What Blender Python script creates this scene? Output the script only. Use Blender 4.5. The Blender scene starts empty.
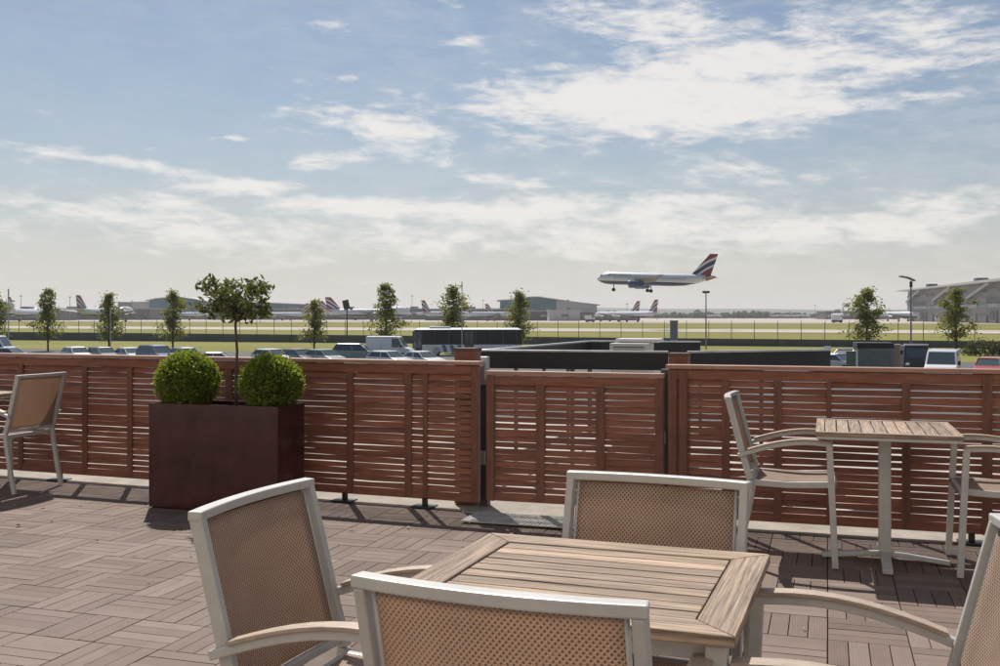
import bpy, bmesh, math, random
from mathutils import Vector, Matrix
R = math.radians
C = bpy.context.scene.collection
SC = bpy.context.scene
random.seed(7)

# ------------------------------------------------------------------ camera
EYE = 1.35; F = 1020.0; HZ = 316.0          # eye above the terrace; focal length and horizon in photo pixels
cam_d = bpy.data.cameras.new("camera"); cam = bpy.data.objects.new("camera", cam_d); C.objects.link(cam)
cam.location = (0, 0, EYE); cam.rotation_euler = (R(90), 0, 0)
cam_d.sensor_width = 36; cam_d.lens = 36 * F / 1000; cam_d.shift_y = -(333 - HZ) / 1000
cam_d.clip_start = 0.05; cam_d.clip_end = 30000
SC.camera = cam
SC.view_settings.view_transform = 'Standard'; SC.view_settings.look = 'None'
SC.view_settings.gamma = 1; SC.view_settings.use_curve_mapping = False
SC.view_settings.exposure = 0.4

# ------------------------------------------------------------------ node helpers
class NT:
    def __init__(s, nt): s.nt = nt
    def n(s, t, **kw):
        nd = s.nt.nodes.new(t)
        for k, v in kw.items(): setattr(nd, k, v)
        return nd
    def put(s, sock, v):
        if v is None: return
        if hasattr(v, 'is_output'): s.nt.links.new(v, sock)
        else:
            if isinstance(v, (tuple, list)) and len(v) == 3 and sock.type == 'RGBA': v = (*v, 1)
            sock.default_value = v
    def m(s, op, a, b=None, c=None, clamp=False):
        nd = s.n('ShaderNodeMath', operation=op, use_clamp=clamp)
        s.put(nd.inputs[0], a); s.put(nd.inputs[1], b); s.put(nd.inputs[2], c)
        return nd.outputs[0]
    def mix(s, f, a, b, mode='MIX'):
        nd = s.n('ShaderNodeMix', data_type='RGBA', blend_type=mode)
        s.put(nd.inputs[0], f); s.put(nd.inputs[6], a); s.put(nd.inputs[7], b)
        return nd.outputs[2]
    def noise(s, vec, scale, detail=4, rough=.55, dist=0):
        nd = s.n('ShaderNodeTexNoise'); s.put(nd.inputs['Vector'], vec)
        nd.inputs['Scale'].default_value = scale; nd.inputs['Detail'].default_value = detail
        nd.inputs['Roughness'].default_value = rough; nd.inputs['Distortion'].default_value = dist
        return nd.outputs[0]
    def mapping(s, vec, scale=(1,1,1), rot=(0,0,0), loc=(0,0,0)):
        nd = s.n('ShaderNodeMapping'); s.put(nd.inputs[0], vec)
        nd.inputs['Scale'].default_value = scale; nd.inputs['Rotation'].default_value = rot; nd.inputs['Location'].default_value = loc
        return nd.outputs[0]
    def ramp(s, f, stops, interp='LINEAR'):
        nd = s.n('ShaderNodeValToRGB'); cr = nd.color_ramp; cr.interpolation = interp
        while len(cr.elements) < len(stops): cr.elements.new(.5)
        for e, (p, c) in zip(cr.elements, stops):
            e.position = p; e.color = (*c, 1) if len(c) == 3 else c
        s.put(nd.inputs[0], f); return nd.outputs[0]
    def rng(s, v, a, b, c=0., d=1., smooth=False):
        nd = s.n('ShaderNodeMapRange', interpolation_type='SMOOTHSTEP' if smooth else 'LINEAR')
        s.put(nd.inputs[0], v)
        for i, x in enumerate((a, b, c, d)): nd.inputs[i+1].default_value = x
        return nd.outputs[0]
    def sep(s, vec):
        nd = s.n('ShaderNodeSeparateXYZ'); s.put(nd.inputs[0], vec); return nd.outputs
    def comb(s, x, y, z):
        nd = s.n('ShaderNodeCombineXYZ'); s.put(nd.inputs[0], x); s.put(nd.inputs[1], y); s.put(nd.inputs[2], z); return nd.outputs[0]

# ------------------------------------------------------------------ sky and sun
SUN = Vector((-.14, .51, .74)).normalized()          # towards the sun
SKY_STRENGTH = 0.075
w = bpy.data.worlds.new("World"); SC.world = w; w.use_nodes = True
t = NT(w.node_tree); bgn = w.node_tree.nodes['Background']
sky = t.n('ShaderNodeTexSky', sky_type='NISHITA'); sky.sun_disc = False
sky.sun_elevation = math.asin(SUN.z); sky.sun_rotation = math.atan2(SUN.x, SUN.y)
sky.altitude = 20; sky.air_density = 1.0; sky.dust_density = 1.2; sky.ozone_density = 1.5
d = t.n('ShaderNodeTexCoord').outputs['Generated']
dx, dy, dz = t.sep(d)
az = t.m('ARCTAN2', dx, dy); el = t.m('ARCSINE', dz)
def azel(px, py):
    a = math.atan2(px - 500, F); return a, math.atan2((HZ - py) * math.cos(a), F)
warp = t.noise(t.comb(t.m('MULTIPLY', az, 6), t.m('MULTIPLY', el, 18), 0.), 1.0, 3)
warp = t.m('SUBTRACT', warp, .5)
elw = t.m('ADD', el, t.m('MULTIPLY', warp, .035))
total = None
for px, py, rx, ry, tilt, wt in [
    (640,112,190,40,0,.80),(560,98,110,30,.05,.35),(700,100,170,40,0,.4),(880,72,220,30,-.08,.40),(620,18,120,34,.3,.62),(840,25,260,50,.05,.55),(760,60,200,26,-.05,.25),
    (895,106,70,8,0,.45),(115,162,105,9,.11,1.0),(375,128,100,24,.2,.95),(325,158,52,9,-.1,.8),(240,187,62,9,-.15,.9),
    (350,205,90,12,.08,.95),(480,211,120,11,.0,.85),(328,31,28,14,.1,.7),(232,136,22,6,0,.8),(345,80,24,5,-.1,.6),(488,178,26,6,0,.7),
    (466,37,30,7,-.15,.65),(440,5,40,10,.1,.6),(531,185,18,7,0,.6),(270,70,8,4,0,.6),(18,126,40,10,0,.35),(152,152,8,4,0,.6),
    (760,170,130,26,.12,.42),(640,200,120,16,.08,.6),(690,230,280,38,.03,.62),(950,208,150,26,-.16,.55),(120,226,320,36,.08,.62),(60,200,140,14,.1,.4),(560,240,300,22,0,.4)]:
    a0, e0 = azel(px, py)
    da = t.m('SUBTRACT', az, a0)
    de = t.m('ADD', t.m('SUBTRACT', elw, e0), t.m('MULTIPLY', da, tilt))
    q = t.m('ADD', t.m('POWER', t.m('DIVIDE', da, rx / F), 2), t.m('POWER', t.m('DIVIDE', de, ry * .85 / F), 2))
    g = t.m('MULTIPLY', t.m('POWER', 2.718, t.m('MULTIPLY', q, -1.0)), wt)
    total = g if total is None else t.m('ADD', total, g)
sv = t.comb(t.m('MULTIPLY', az, 14), t.m('MULTIPLY', t.m('ADD', el, t.m('MULTIPLY', az, .10)), 48), .3)
n1 = t.noise(sv, 1.0, 9, .62, .35)
n2 = t.noise(t.comb(t.m('MULTIPLY', az, 30), t.m('MULTIPLY', el, 110), 2.), 1.0, 7, .65, .3)
nn = t.m('ADD', t.m('MULTIPLY', n1, .56), t.m('MULTIPLY', n2, .44))
dens = t.m('ADD', t.m('MULTIPLY', total, .62), t.m('MULTIPLY', t.m('SUBTRACT', nn, .515), 2.5))
cl = t.rng(dens, .12, .74, 0, 1, True)
cl = t.m('MULTIPLY', cl, .86)
thin = t.m('MULTIPLY', t.rng(nn, .42, .66, 0, .26), t.rng(az, -.3, .2, .35, 1.0))
cl = t.m('MAXIMUM', cl, thin)
veil = t.m('POWER', 2.718, t.m('MULTIPLY', t.m('MAXIMUM', t.m('SUBTRACT', elw, .01), 0.), -12.5))
veil = t.m('MULTIPLY', veil, .97)
K = 1.0 / SKY_STRENGTH
base = t.mix(1.0, sky.outputs[0], (.68, .73, .755), 'MULTIPLY')
c1 = t.mix(veil, base, tuple(K * x for x in (.555, .53, .505)))
c2 = t.mix(cl, c1, tuple(K * x for x in (.70, .67, .64)))
t.put(bgn.inputs[0], c2); bgn.inputs[1].default_value = SKY_STRENGTH
sl = bpy.data.lights.new("sun", 'SUN'); sl.energy = 4.0; sl.angle = R(.53); sl.color = (1, .955, .89)
so = bpy.data.objects.new("sun", sl); C.objects.link(so); so.rotation_euler = SUN.to_track_quat('Z', 'Y').to_euler()
so.location = (-10, 30, 40)

# ------------------------------------------------------------------ materials
MATS = {}
def mat(name, col, rough=.6, metal=0., var=0., vscale=6., stretch=(1,1,1), bump=0., bscale=None, tone=0., spec=.5, trans=0., coat=0., dirt=0., tcol=None):
    if name in MATS: return MATS[name]
    m = bpy.data.materials.new(name); m.use_nodes = True; t = NT(m.node_tree)
    p = m.node_tree.nodes['Principled BSDF']; out = m.node_tree.nodes['Material Output']
    oc = t.n('ShaderNodeTexCoord').outputs['Object']; vec = t.mapping(oc, stretch)
    c = None
    if var:
        f = t.noise(vec, vscale, 6, .62)
        c = t.ramp(f, [(.28, tuple(x * (1 - var) for x in col)), (.72, tuple(min(1, x * (1 + var)) for x in col))])
    if tone:
        a = t.n('ShaderNodeAttribute', attribute_name='tone')
        k = t.m('ADD', 1 - tone, t.m('MULTIPLY', a.outputs['Fac'], 2 * tone))
        cc = t.comb(k, k, k)
        c = t.mix(1.0, c if c is not None else (*col, 1), cc, 'MULTIPLY')
    if dirt:
        f2 = t.rng(t.noise(t.mapping(oc, tuple(min(3., max(.8, q)) for q in stretch)), vscale * .45, 6, .7), .42, .72)
        c = t.mix(t.m('MULTIPLY', f2, dirt), c if c is not None else (*col, 1), (.14, .105, .08, 1))
    if c is None: p.inputs['Base Color'].default_value = (*col, 1)
    else: t.put(p.inputs['Base Color'], c)
    p.inputs['Roughness'].default_value = rough; p.inputs['Metallic'].default_value = metal
    p.inputs['Specular IOR Level'].default_value = spec; p.inputs['Coat Weight'].default_value = coat
    if bump:
        b = t.n('ShaderNodeBump'); b.inputs['Strength'].default_value = bump; b.inputs['Distance'].default_value = .01
        t.put(b.inputs['Height'], t.noise(vec, bscale or vscale * 2, 6, .6)); t.put(p.inputs['Normal'], b.outputs[0])
    if trans:
        tr = t.n('ShaderNodeBsdfTranslucent'); t.put(tr.inputs[0], (*tcol, 1) if tcol else c if c is not None else (*col, 1))
        mx = t.n('ShaderNodeMixShader'); mx.inputs[0].default_value = trans
        t.put(mx.inputs[1], p.outputs[0]); t.put(mx.inputs[2], tr.outputs[0]); t.put(out.inputs[0], mx.outputs[0])
    MATS[name] = m; return m

alu = mat('brushed aluminium paint', (.47, .46, .44), .42, .1, .10, 14, bump=.03)
teak = mat('weathered teak', (.29, .21, .15), .72, 0, .85, 7, (.6, 22, 9), .5, 14, tone=.5, dirt=.45)
teak_v = mat('weathered teak crosswise', (.29, .21, .15), .72, 0, .85, 7, (22, .6, 9), .5, 14, tone=.5, dirt=.45)
armwood = mat('oiled arm wood', (.40, .31, .24), .5, 0, .3, 9, (9, 1, 9), .2, 24)
fence_w = mat('red brown stained timber', (.235, .088, .052), .6, 0, .38, 5, (1, 1, 9), .3, 20, tone=.3)
fence_v = mat('red brown stained uprights', (.175, .07, .044), .6, 0, .3, 5, (8, 8, 1), .3, 20, tone=.2)
cap_w = mat('sunlit rail timber', (.38, .21, .15), .5, 0, .25, 5, (1, 9, 9), .25, 20)  # paler than the slats: the cap's sunlit edge is put into the colour
dark_base = mat('deck underlay', (.03, .026, .024), .9)
concrete = mat('pale concrete', (.42, .38, .33), .85, 0, .18, 3, bump=.2, bscale=30)
black_paint = mat('black sheet metal', (.018, .019, .024), .45, .2, .3, 2)
silver = mat('galvanised steel', (.42, .45, .47), .4, .6, .2, 9)
black_plastic = mat('black plastic', (.02, .02, .02), .5)
maroon = mat('glossy maroon planter', (.05, .013, .015), .24, 0, .6, 5, spec=.4, coat=.1, bump=.05, bscale=40)
soil = mat('planter soil', (.035, .025, .018), .95, 0, .4, 30, bump=.6)
box_leaf = mat('box leaves', (.15, .19, .03), .5, 0, .45, 9, trans=.45, tone=.55, tcol=(.30, .36, .03))
bay_leaf = mat('bay leaves', (.10, .11, .035), .42, 0, .3, 5, trans=.45, tcol=(.16, .17, .045), tone=.4)
tree_leaf = mat('young tree leaves', (.19, .195, .06), .6, 0, .35, .8, trans=.5, tcol=(.26, .26, .06), tone=.4)
hedge_leaf = mat('hedge leaves', (.09, .10, .035), .6, 0, .4, .8, trans=.2, tone=.4)
bark = mat('bark', (.09, .07, .055), .9, 0, .35, 8, (1,1,.3), .5)
white_paint = mat('white vehicle paint', (.74, .75, .76), .3, 0, coat=.5)
glass = mat('vehicle glass', (.06, .085, .095), .06, 0, spec=.8)
rubber = mat('tyre rubber', (.02, .02, .02), .85)
rim_m = mat('wheel metal', (.4, .4, .41), .35, .7)
lamp_m = mat('headlamp', (.75, .77, .78), .1, .3)
grey_paint = mat('grey paint', (.22, .24, .25), .5, 0, .1, 3)
dark_grey = mat('dark grey paint', (.06, .065, .07), .5, 0, .15, 3)
wood_box = mat('brown timber block', (.10, .05, .036), .7, 0, .3, 6, (1,1,6))

def deck_material():
    m = bpy.data.materials.new('composite deck boards'); m.use_nodes = True; t = NT(m.node_tree)
    p = m.node_tree.nodes['Principled BSDF']
    a = t.n('ShaderNodeAttribute', attribute_name='tone').outputs['Fac']
    uv = t.n('ShaderNodeUVMap', uv_map='uv').outputs[0]
    oc = t.n('ShaderNodeTexCoord').outputs['Object']
    big = t.noise(oc, 1.1, 5, .6); fine = t.noise(t.mapping(uv, (5, 60, 1)), 1, 5, .6); med = t.noise(oc, 9, 4)
    c = t.ramp(a, [(0, (.135, .096, .078)), (.5, (.178, .128, .104)), (1, (.225, .168, .140))])
    k = t.m('ADD', t.m('ADD', t.m('MULTIPLY', big, .45), t.m('MULTIPLY', fine, .35)), t.m('ADD', t.m('MULTIPLY', med, .25), .47))
    c = t.mix(1., c, t.comb(k, k, k), 'MULTIPLY')
    stain = t.rng(t.noise(oc, 2.3, 4), .58, .72)
    c = t.mix(t.m('MULTIPLY', stain, .45), c, (.10, .07, .055, 1))
    t.put(p.inputs['Base Color'], c)
    t.put(p.inputs['Roughness'], t.rng(big, .3, .7, .6, .85)); p.inputs['Specular IOR Level'].default_value = .25
    wv = t.n('ShaderNodeTexWave'); wv.bands_direction = 'Y'; wv.inputs['Scale'].default_value = 28
    t.put(wv.inputs['Vector'], uv)
    h = t.m('ADD', t.m('MULTIPLY', wv.outputs['Fac'], .6), t.m('MULTIPLY', fine, .5))
    b = t.n('ShaderNodeBump'); b.inputs['Strength'].default_value = .35; b.inputs['Distance'].default_value = .003
    t.put(b.inputs['Height'], h); t.put(p.inputs['Normal'], b.outputs[0])
    return m
deck_m = deck_material()

def sling_material():
    m = bpy.data.materials.new('woven sling'); m.use_nodes = True; t = NT(m.node_tree)
    p = m.node_tree.nodes['Principled BSDF']; out = m.node_tree.nodes['Material Output']
    uv = t.n('ShaderNodeUVMap', uv_map='uv').outputs[0]
    x, y, z = t.sep(uv)
    k = math.pi * 2 / .0105
    sx = t.m('COSINE', t.m('MULTIPLY', x, k)); sy = t.m('COSINE', t.m('MULTIPLY', y, k * .85))
    pat = t.m('MULTIPLY', t.m('ADD', t.m('ADD', sx, sy), 0.), .5)          # -1..1, dots on a staggered lattice
    pat = t.m('ABSOLUTE', pat)
    hole = t.rng(pat, .42, .66)
    big = t.noise(uv, 9, 4)
    c = t.mix(hole, (.54, .42, .33, 1), (.13, .09, .07, 1))
    c = t.mix(t.m('MULTIPLY', t.rng(big, .35, .7), .3), c, (.20, .13, .10, 1))
    t.put(p.inputs['Base Color'], c); p.inputs['Roughness'].default_value = .55
    b = t.n('ShaderNodeBump'); b.inputs['Strength'].default_value = .15; b.inputs['Distance'].default_value = .001; b.invert = True
    t.put(b.inputs['Height'], hole); t.put(p.inputs['Normal'], b.outputs[0])
    tr = t.n('ShaderNodeBsdfTranslucent'); t.put(tr.inputs[0], t.mix(hole, (.74, .50, .34, 1), (.22, .13, .09, 1)))
    mx = t.n('ShaderNodeMixShader'); mx.inputs[0].default_value = .38
    t.put(mx.inputs[1], p.outputs[0]); t.put(mx.inputs[2], tr.outputs[0])
    tp = t.n('ShaderNodeBsdfTransparent'); mx2 = t.n('ShaderNodeMixShader')
    t.put(mx2.inputs[0], t.m('MULTIPLY', hole, .22)); t.put(mx2.inputs[1], mx.outputs[0]); t.put(mx2.inputs[2], tp.outputs[0])
    t.put(out.inputs[0], mx2.outputs[0])
    return m
sling_m = sling_material()

def grass_material(name, a, b, sc):
    m = bpy.data.materials.new(name); m.use_nodes = True; t = NT(m.node_tree)
    p = m.node_tree.nodes['Principled BSDF']; oc = t.n('ShaderNodeTexCoord').outputs['Object']
    f = t.noise(t.mapping(oc, (.25, 1, 1), (0, 0, R(20))), sc, 7, .65); f2 = t.noise(oc, sc * 14, 4)
    c = t.ramp(t.m('ADD', t.m('MULTIPLY', f, .7), t.m('MULTIPLY', f2, .3)), [(.32, a), (.68, b)])
    t.put(p.inputs['Base Color'], c); p.inputs['Roughness'].default_value = .9; p.inputs['Specular IOR Level'].default_value = .1
    return m
grass_m = grass_material('dry airfield grass', (.15, .145, .035), (.25, .225, .07), .02)
verge_m = grass_material('verge grass', (.15, .15, .035), (.25, .23, .07), .08)
asphalt = mat('car park asphalt', (.09, .088, .085), .9, 0, .2, .3, bump=.1)
runway_m = mat('pale runway concrete', (.43, .38, .33), .9, 0, .12, .02, (.3, 1, 1))
apron_m = mat('pale apron concrete', (.42, .36, .31), .9, 0, .14, .008)

# ------------------------------------------------------------------ mesh builder
class MB:
    def __init__(s): s.v = []; s.f = []; s.t = []; s.uv = []
    def quad_faces(s, vs, fs, tone=.5, uvs=None):
        o = len(s.v); s.v += [tuple(x) for x in vs]
        for i, f in enumerate(fs):
            s.f.append(tuple(a + o for a in f)); s.t.append(tone); s.uv.append(uvs[i] if uvs else None)
    def box(s, c, size, M=None, tone=.5, uvaxis=None):
        a, b, d = (x / 2 for x in size); c = Vector(c)
        vs = [Vector((x, y, z)) for z in (-d, d) for y in (-b, b) for x in (-a, a)]
        loc = [Vector(v) for v in vs]
        if M is not None: vs = [M @ v for v in vs]
        vs = [v + c for v in vs]
        fs = [(0,2,3,1),(4,5,7,6),(0,1,5,4),(2,6,7,3),(0,4,6,2),(1,3,7,5)]
        uvs = None
        if uvaxis is not None:
            off = random.random() * 20
            uvs = [[((loc[i].x, loc[i].y) if uvaxis == 0 else (loc[i].y, loc[i].x)) for i in f] for f in fs]
            uvs = [[(p + off, q) for p, q in u] for u in uvs]
        s.quad_faces(vs, fs, tone, uvs)
        return s
    def prism(s, poly, lo, hi, axis='y', tone=.5):
        """polygon of 2-D points extruded; axis y: poly is (x,z); axis z: poly is (x,y); axis x: poly is (y,z)"""
        n = len(poly); vs = []
        for h in (lo, hi):
            for a, b in poly:
                vs.append((a, h, b) if axis == 'y' else (a, b, h) if axis == 'z' else (h, a, b))
        fs = [tuple(range(n)), tuple(range(2 * n - 1, n - 1, -1))] + [(i, i + n, (i + 1) % n + n, (i + 1) % n) for i in range(n)]
        s.quad_faces(vs, fs, tone); return s
    def sweep(s, path, side, w, h, tone=.5):
        """rectangular bar along path: w across 'side', h across the other direction"""
        path = [Vector(p) for p in path]; side = Vector(side).normalized(); vs = []; n = len(path)
        for i, p in enumerate(path):
            tg = (path[min(i + 1, n - 1)] - path[max(i - 1, 0)]).normalized()
            nm = side.cross(tg).normalized(); sd = tg.cross(nm).normalized()
            k = 1.0
            if 0 < i < n - 1:
                a = (path[i] - path[i-1]).normalized(); b = (path[i+1] - path[i]).normalized()
                k = 1 / max(.5, math.cos(a.angle(b) / 2))
            for q, r_ in ((-1, -1), (1, -1), (1, 1), (-1, 1)):
                vs.append(p + sd * (q * w / 2) + nm * (r_ * h / 2 * k))
        fs = [(0, 1, 2, 3), tuple(4 * (n - 1) + i for i in (3, 2, 1, 0))]
        for i in range(n - 1):
            for j in range(4):
                fs.append((4*i + j, 4*i + 4 + j, 4*i + 4 + (j + 1) % 4, 4*i + (j + 1) % 4))
        s.quad_faces(vs, fs, tone); return s
    def tube(s, path, r, n=8, tone=.5):
        path = [Vector(p) for p in path]; rs = r if isinstance(r, (list, tuple)) else [r] * len(path); vs = []; m = len(path)
        up = Vector((0, 0, 1))
        for i, p in enumerate(path):
            tg = (path[min(i+1, m-1)] - path[max(i-1, 0)]).normalized()
            a = tg.cross(up if abs(tg.z) < .95 else Vector((1, 0, 0))).normalized(); b = tg.cross(a)
            for k in range(n):
                th = 2 * math.pi * k / n; vs.append(p + (a * math.cos(th) + b * math.sin(th)) * rs[i])
        fs = [tuple(range(n - 1, -1, -1)), tuple(n * (m - 1) + k for k in range(n))]
        for i in range(m - 1):
            for k in range(n): fs.append((n*i + k, n*i + (k+1) % n, n*(i+1) + (k+1) % n, n*(i+1) + k))
        s.quad_faces(vs, fs, tone); return s
    def sphere(s, c, r, n=12, m=8, tone=.5):
        c = Vector(c); r = Vector(r) if not isinstance(r, (int, float)) else Vector((r, r, r))
        vs = []
        for i in range(1, m):
            ph = math.pi * i / m
            for k in range(n):
                th = 2 * math.pi * k / n
                vs.append(c + Vector((r.x * math.sin(ph) * math.cos(th), r.y * math.sin(ph) * math.sin(th), r.z * math.cos(ph))))
        top = len(vs); vs += [c + Vector((0, 0, r.z)), c - Vector((0, 0, r.z))]
        fs = []
        for i in range(m - 2):
            for k in range(n): fs.append((n*i + k, n*(i+1) + k, n*(i+1) + (k+1) % n, n*i + (k+1) % n))
        for k in range(n): fs.append((top, k, (k+1) % n)); fs.append((top + 1, n*(m-2) + (k+1) % n, n*(m-2) + k))
        s.quad_faces(vs, fs, tone); return s
    def grid(s, fn, nu, nv, uvfn=None, tone=.5):
        vs = [fn(i / nu, j / nv) for j in range(nv + 1) for i in range(nu + 1)]
        fs = []; uvs = []
        for j in range(nv):
            for i in range(nu):
                f = (j*(nu+1)+i, j*(nu+1)+i+1, (j+1)*(nu+1)+i+1, (j+1)*(nu+1)+i); fs.append(f)
                if uvfn: uvs.append([uvfn(a / nu, b / nv) for a, b in ((i, j), (i+1, j), (i+1, j+1), (i, j+1))])
        s.quad_faces(vs, fs, tone, uvs if uvfn else None); return s
    def mesh(s, name, m, smooth=False):
        me = bpy.data.meshes.new(name); me.from_pydata(s.v, [], s.f)
        at = me.attributes.new('tone', 'FLOAT', 'FACE'); at.data.foreach_set('value', s.t)
        if any(u is not None for u in s.uv):
            ul = me.uv_layers.new(name='uv'); k = 0
            for f, u in zip(s.f, s.uv):
                for q in range(len(f)):
                    if u: ul.data[k].uv = u[q]
                    k += 1
        me.materials.append(m)
        if smooth: me.polygons.foreach_set('use_smooth', [True] * len(me.polygons))
        me.update(); return me
    def build(s, name, m, parent=None, bevel=0, smooth=False, loc=None, rot=None):
        me = s.mesh(name, m, smooth)
        bm = bmesh.new(); bm.from_mesh(me); bmesh.ops.recalc_face_normals(bm, faces=bm.faces); bm.to_mesh(me); bm.free()
        o = bpy.data.objects.new(name, me); C.objects.link(o)
        if parent: o.parent = parent
        if loc is not None: o.location = loc
        if rot is not None: o.rotation_euler = (0, 0, rot)
        if bevel:
            b = o.modifiers.new('bevel', 'BEVEL'); b.width = bevel; b.segments = 2; b.limit_method = 'ANGLE'; b.angle_limit = R(40)
        return o

def tag(o, label=None, cat=None, group=None, kind=None):
    if label: o['label'] = label
    if cat: o['category'] = cat
    if group: o['group'] = group
    if kind: o['kind'] = kind
    return o
def thing(name, label, cat, loc=(0, 0, 0), rz=0, group=None):
    o = bpy.data.objects.new(name, None); C.objects.link(o); o.location = loc; o.rotation_euler = (0, 0, rz)
    o.empty_display_size = .2
    return tag(o, label, cat, group)
KIDS = {}
def kids(o): return [c for c in C.objects if c.parent == o]
def dup(root, loc, rz, label, group=None, scale=None):
    def cp(o, par):
        c = o.copy(); C.objects.link(c)
        if par: c.parent = par
        for k in kids_of[o.name]: cp(k, c)
        return c
    kids_of = {}
    def walk(o):
        ks = list(o.children); kids_of[o.name] = ks
        for k in ks: walk(k)
    walk(root)
    r = cp(root, None); r.location = loc; r.rotation_euler = (0, 0, rz); r['label'] = label
    if group: r['group'] = group
    if scale: r.scale = (scale,) * 3
    return r

TH = R(17.8); ct, st = math.cos(TH), math.sin(TH)
def W(u, v, z=0): return Vector((u * ct + v * st, -u * st + v * ct, z))     # u along the fence to the right, v away from the house
GZ = -3.05                                                                  # ground level below the terrace
def P(px, py, d): return Vector(((px - 500) / F * d, d, EYE - (py - HZ) / F * d))
def G(px, d, z=GZ): return Vector(((px - 500) / F * d, d, z))

# ================================================================== SETTING
TR = R(20)
def RW(a, b, z): return (a * math.cos(TR) + b * math.sin(TR), -a * math.sin(TR) + b * math.cos(TR), z)
def strip(name, b0, b1, z, m, a0=-6000, a1=6000):
    mb = MB(); n = 12
    mb.grid(lambda i, j: RW(a0 + (a1 - a0) * i, b0 + (b1 - b0) * j, z), n, 2)
    return tag(mb.build(name, m), kind='structure')
g = MB(); g.grid(lambda i, j: (-9000 + 18000 * i, -500 + 11500 * j, GZ), 8, 8)
tag(g.build('ground', grass_m), kind='structure')
strip('car_park', -60, 106, GZ + .02, asphalt, -300, 300)
strip('grass_verge', 106, 262, GZ + .03, verge_m, -900, 900)
strip('runway', 282, 342, GZ + .04, runway_m, -1500, 1500)
strip('apron', 640, 2200, GZ + .05, apron_m, -4000, 4000)
# service road through the far grass
# terrace block of the house
g = MB()
g.box((0, 0, GZ / 2 - .05), (30, 17.5, -GZ - .1), None)
tag(g.build('terrace_roof', concrete, loc=W(0, 5.0), rot=-TH), kind='structure')
g = MB(); g.box((0, 0, -.045), (24, 9.2, .01)); tag(g.build('deck_base', dark_base, loc=W(0, 1.9), rot=-TH), kind='structure')
g = MB(); T = .323; n = 4
for i in range(-36, 24):
    for j in range(-20, 10):
        cu, cv = (i + .5) * T, 4.49 + (j + .5) * T
        lim = 6.62 if cu > -2.4 else 6.72 - (cu + 2.4) * .055
        if cv > lim + .12 or cv < -1.5: continue
        lay = (i + j) % 2 == 0; base_t = random.uniform(.25, .75)
        for k in range(n):
            wd = T / n; off = (k - 1.5) * wd
            tn = min(1, max(0, base_t + random.uniform(-.3, .3)))
            L = T - .006; z = -.02 + random.uniform(-.001, .001)
            if lay: g.box((cu, cv + off, z), (L, wd - .0044, .03), None, tn, 0)
            else: g.box((cu + off, cv, z), (wd - .0044, L, .03), None, tn, 1)
tag(g.build('deck', deck_m, rot=-TH), kind='structure')
# pale kerb that runs below the fence
FL0, FL1 = Vector((-.14, 7.075, 0)), Vector((-9.6, 10.66, 0))              # left fence line
def line_box(mb, a, b, wd, z0, z1, off=0., tone=.5):
    a, b = Vector(a), Vector(b); dr = (b - a); L = dr.length; dr.normalize(); nr = Vector((-dr.y, dr.x, 0))
    M = Matrix(((dr.x, nr.x, 0), (dr.y, nr.y, 0), (0, 0, 1)))
    c = (a + b) / 2 + nr * off; c.z = (z0 + z1) / 2
    mb.box(c, (L, wd, z1 - z0), M, tone)
g = MB(); line_box(g, W(-2.4, 6.86), W(8, 6.86), .5, -.04, .006)
line_box(g, FL0, FL1, .5, -.041, .004, -.24)
tag(g.build('kerb', mat('kerb stone', (.30, .26, .215), .85, 0, .25, 5, bump=.2, bscale=30), bevel=.006), kind='structure')

# unseen house behind the viewer: cream wall added to bounce sunlight on the terrace
hw = thing('house_bounce_wall', 'unseen cream house wall behind the terrace viewpoint, added to bounce fill light', 'wall', W(0, -1.1), -TH)
for x_, w_ in ((-6.75, 10.5), (6.75, 10.5)): MB().box((x_, -.15, 1.2), (w_, .3, 2.5)).build('wall_panel', mat('cream render', (.72, .67, .58), .85, 0, .06, 2), hw)
MB().box((0, -.15, 4.75), (24, .3, 4.5)).build('upper_wall', MATS['cream render'], hw)
MB().box((0, -.12, .225), (2.9, .2, .45)).build('sill_wall', MATS['cream render'], hw)

# ================================================================== FENCE
def slats(mb, x0, x1, z0, z1, bays, pitch=.0445, depth=.0, seed=1):
    rnd = random.Random(seed); pitch = (z1 - z0) / round((z1 - z0) / pitch); z = z0 + pitch / 2
    while z < z1:
        base = rnd.uniform(.0345, .0385)
        for a, b in bays:
            if a >= b: continue
            # each bay: the board sags or is twisted a little, so the gap below varies along it
            n = max(1, int((b - a) / .25)); hs = [rnd.choice((-.006, -.004, -.001, .002, .005, .006)) for _ in range(n + 1)]
            dz = rnd.uniform(-.002, .002); tn = rnd.uniform(.1, .9)
            for k in range(n):
                xa, xb = a + (b - a) * k / n, a + (b - a) * (k + 1) / n
                h0, h1 = base + hs[k], base + hs[k + 1]
                y = depth + .004
                T2 = .40; e = .0028              # slats lean outwards at the top like a louvre
                vs = [(xa, y - e - h0/2*T2, z + dz - h0/2), (xb, y - e - h1/2*T2, z + dz - h1/2), (xb, y - e + h1/2*T2, z + dz + h1/2), (xa, y - e + h0/2*T2, z + dz + h0/2),
                      (xa, y + e - h0/2*T2, z + dz - h0/2), (xb, y + e - h1/2*T2, z + dz - h1/2), (xb, y + e + h1/2*T2, z + dz + h1/2), (xa, y + e + h0/2*T2, z + dz + h0/2)]
                fs = [(0,1,2,3),(7,6,5,4),(0,4,5,1),(3,2,6,7)]
                if k == 0: fs.append((0,3,7,4))
                if k == n - 1: fs.append((1,5,6,2))
                mb.quad_faces(vs, fs, tn)
        z += pitch
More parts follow.
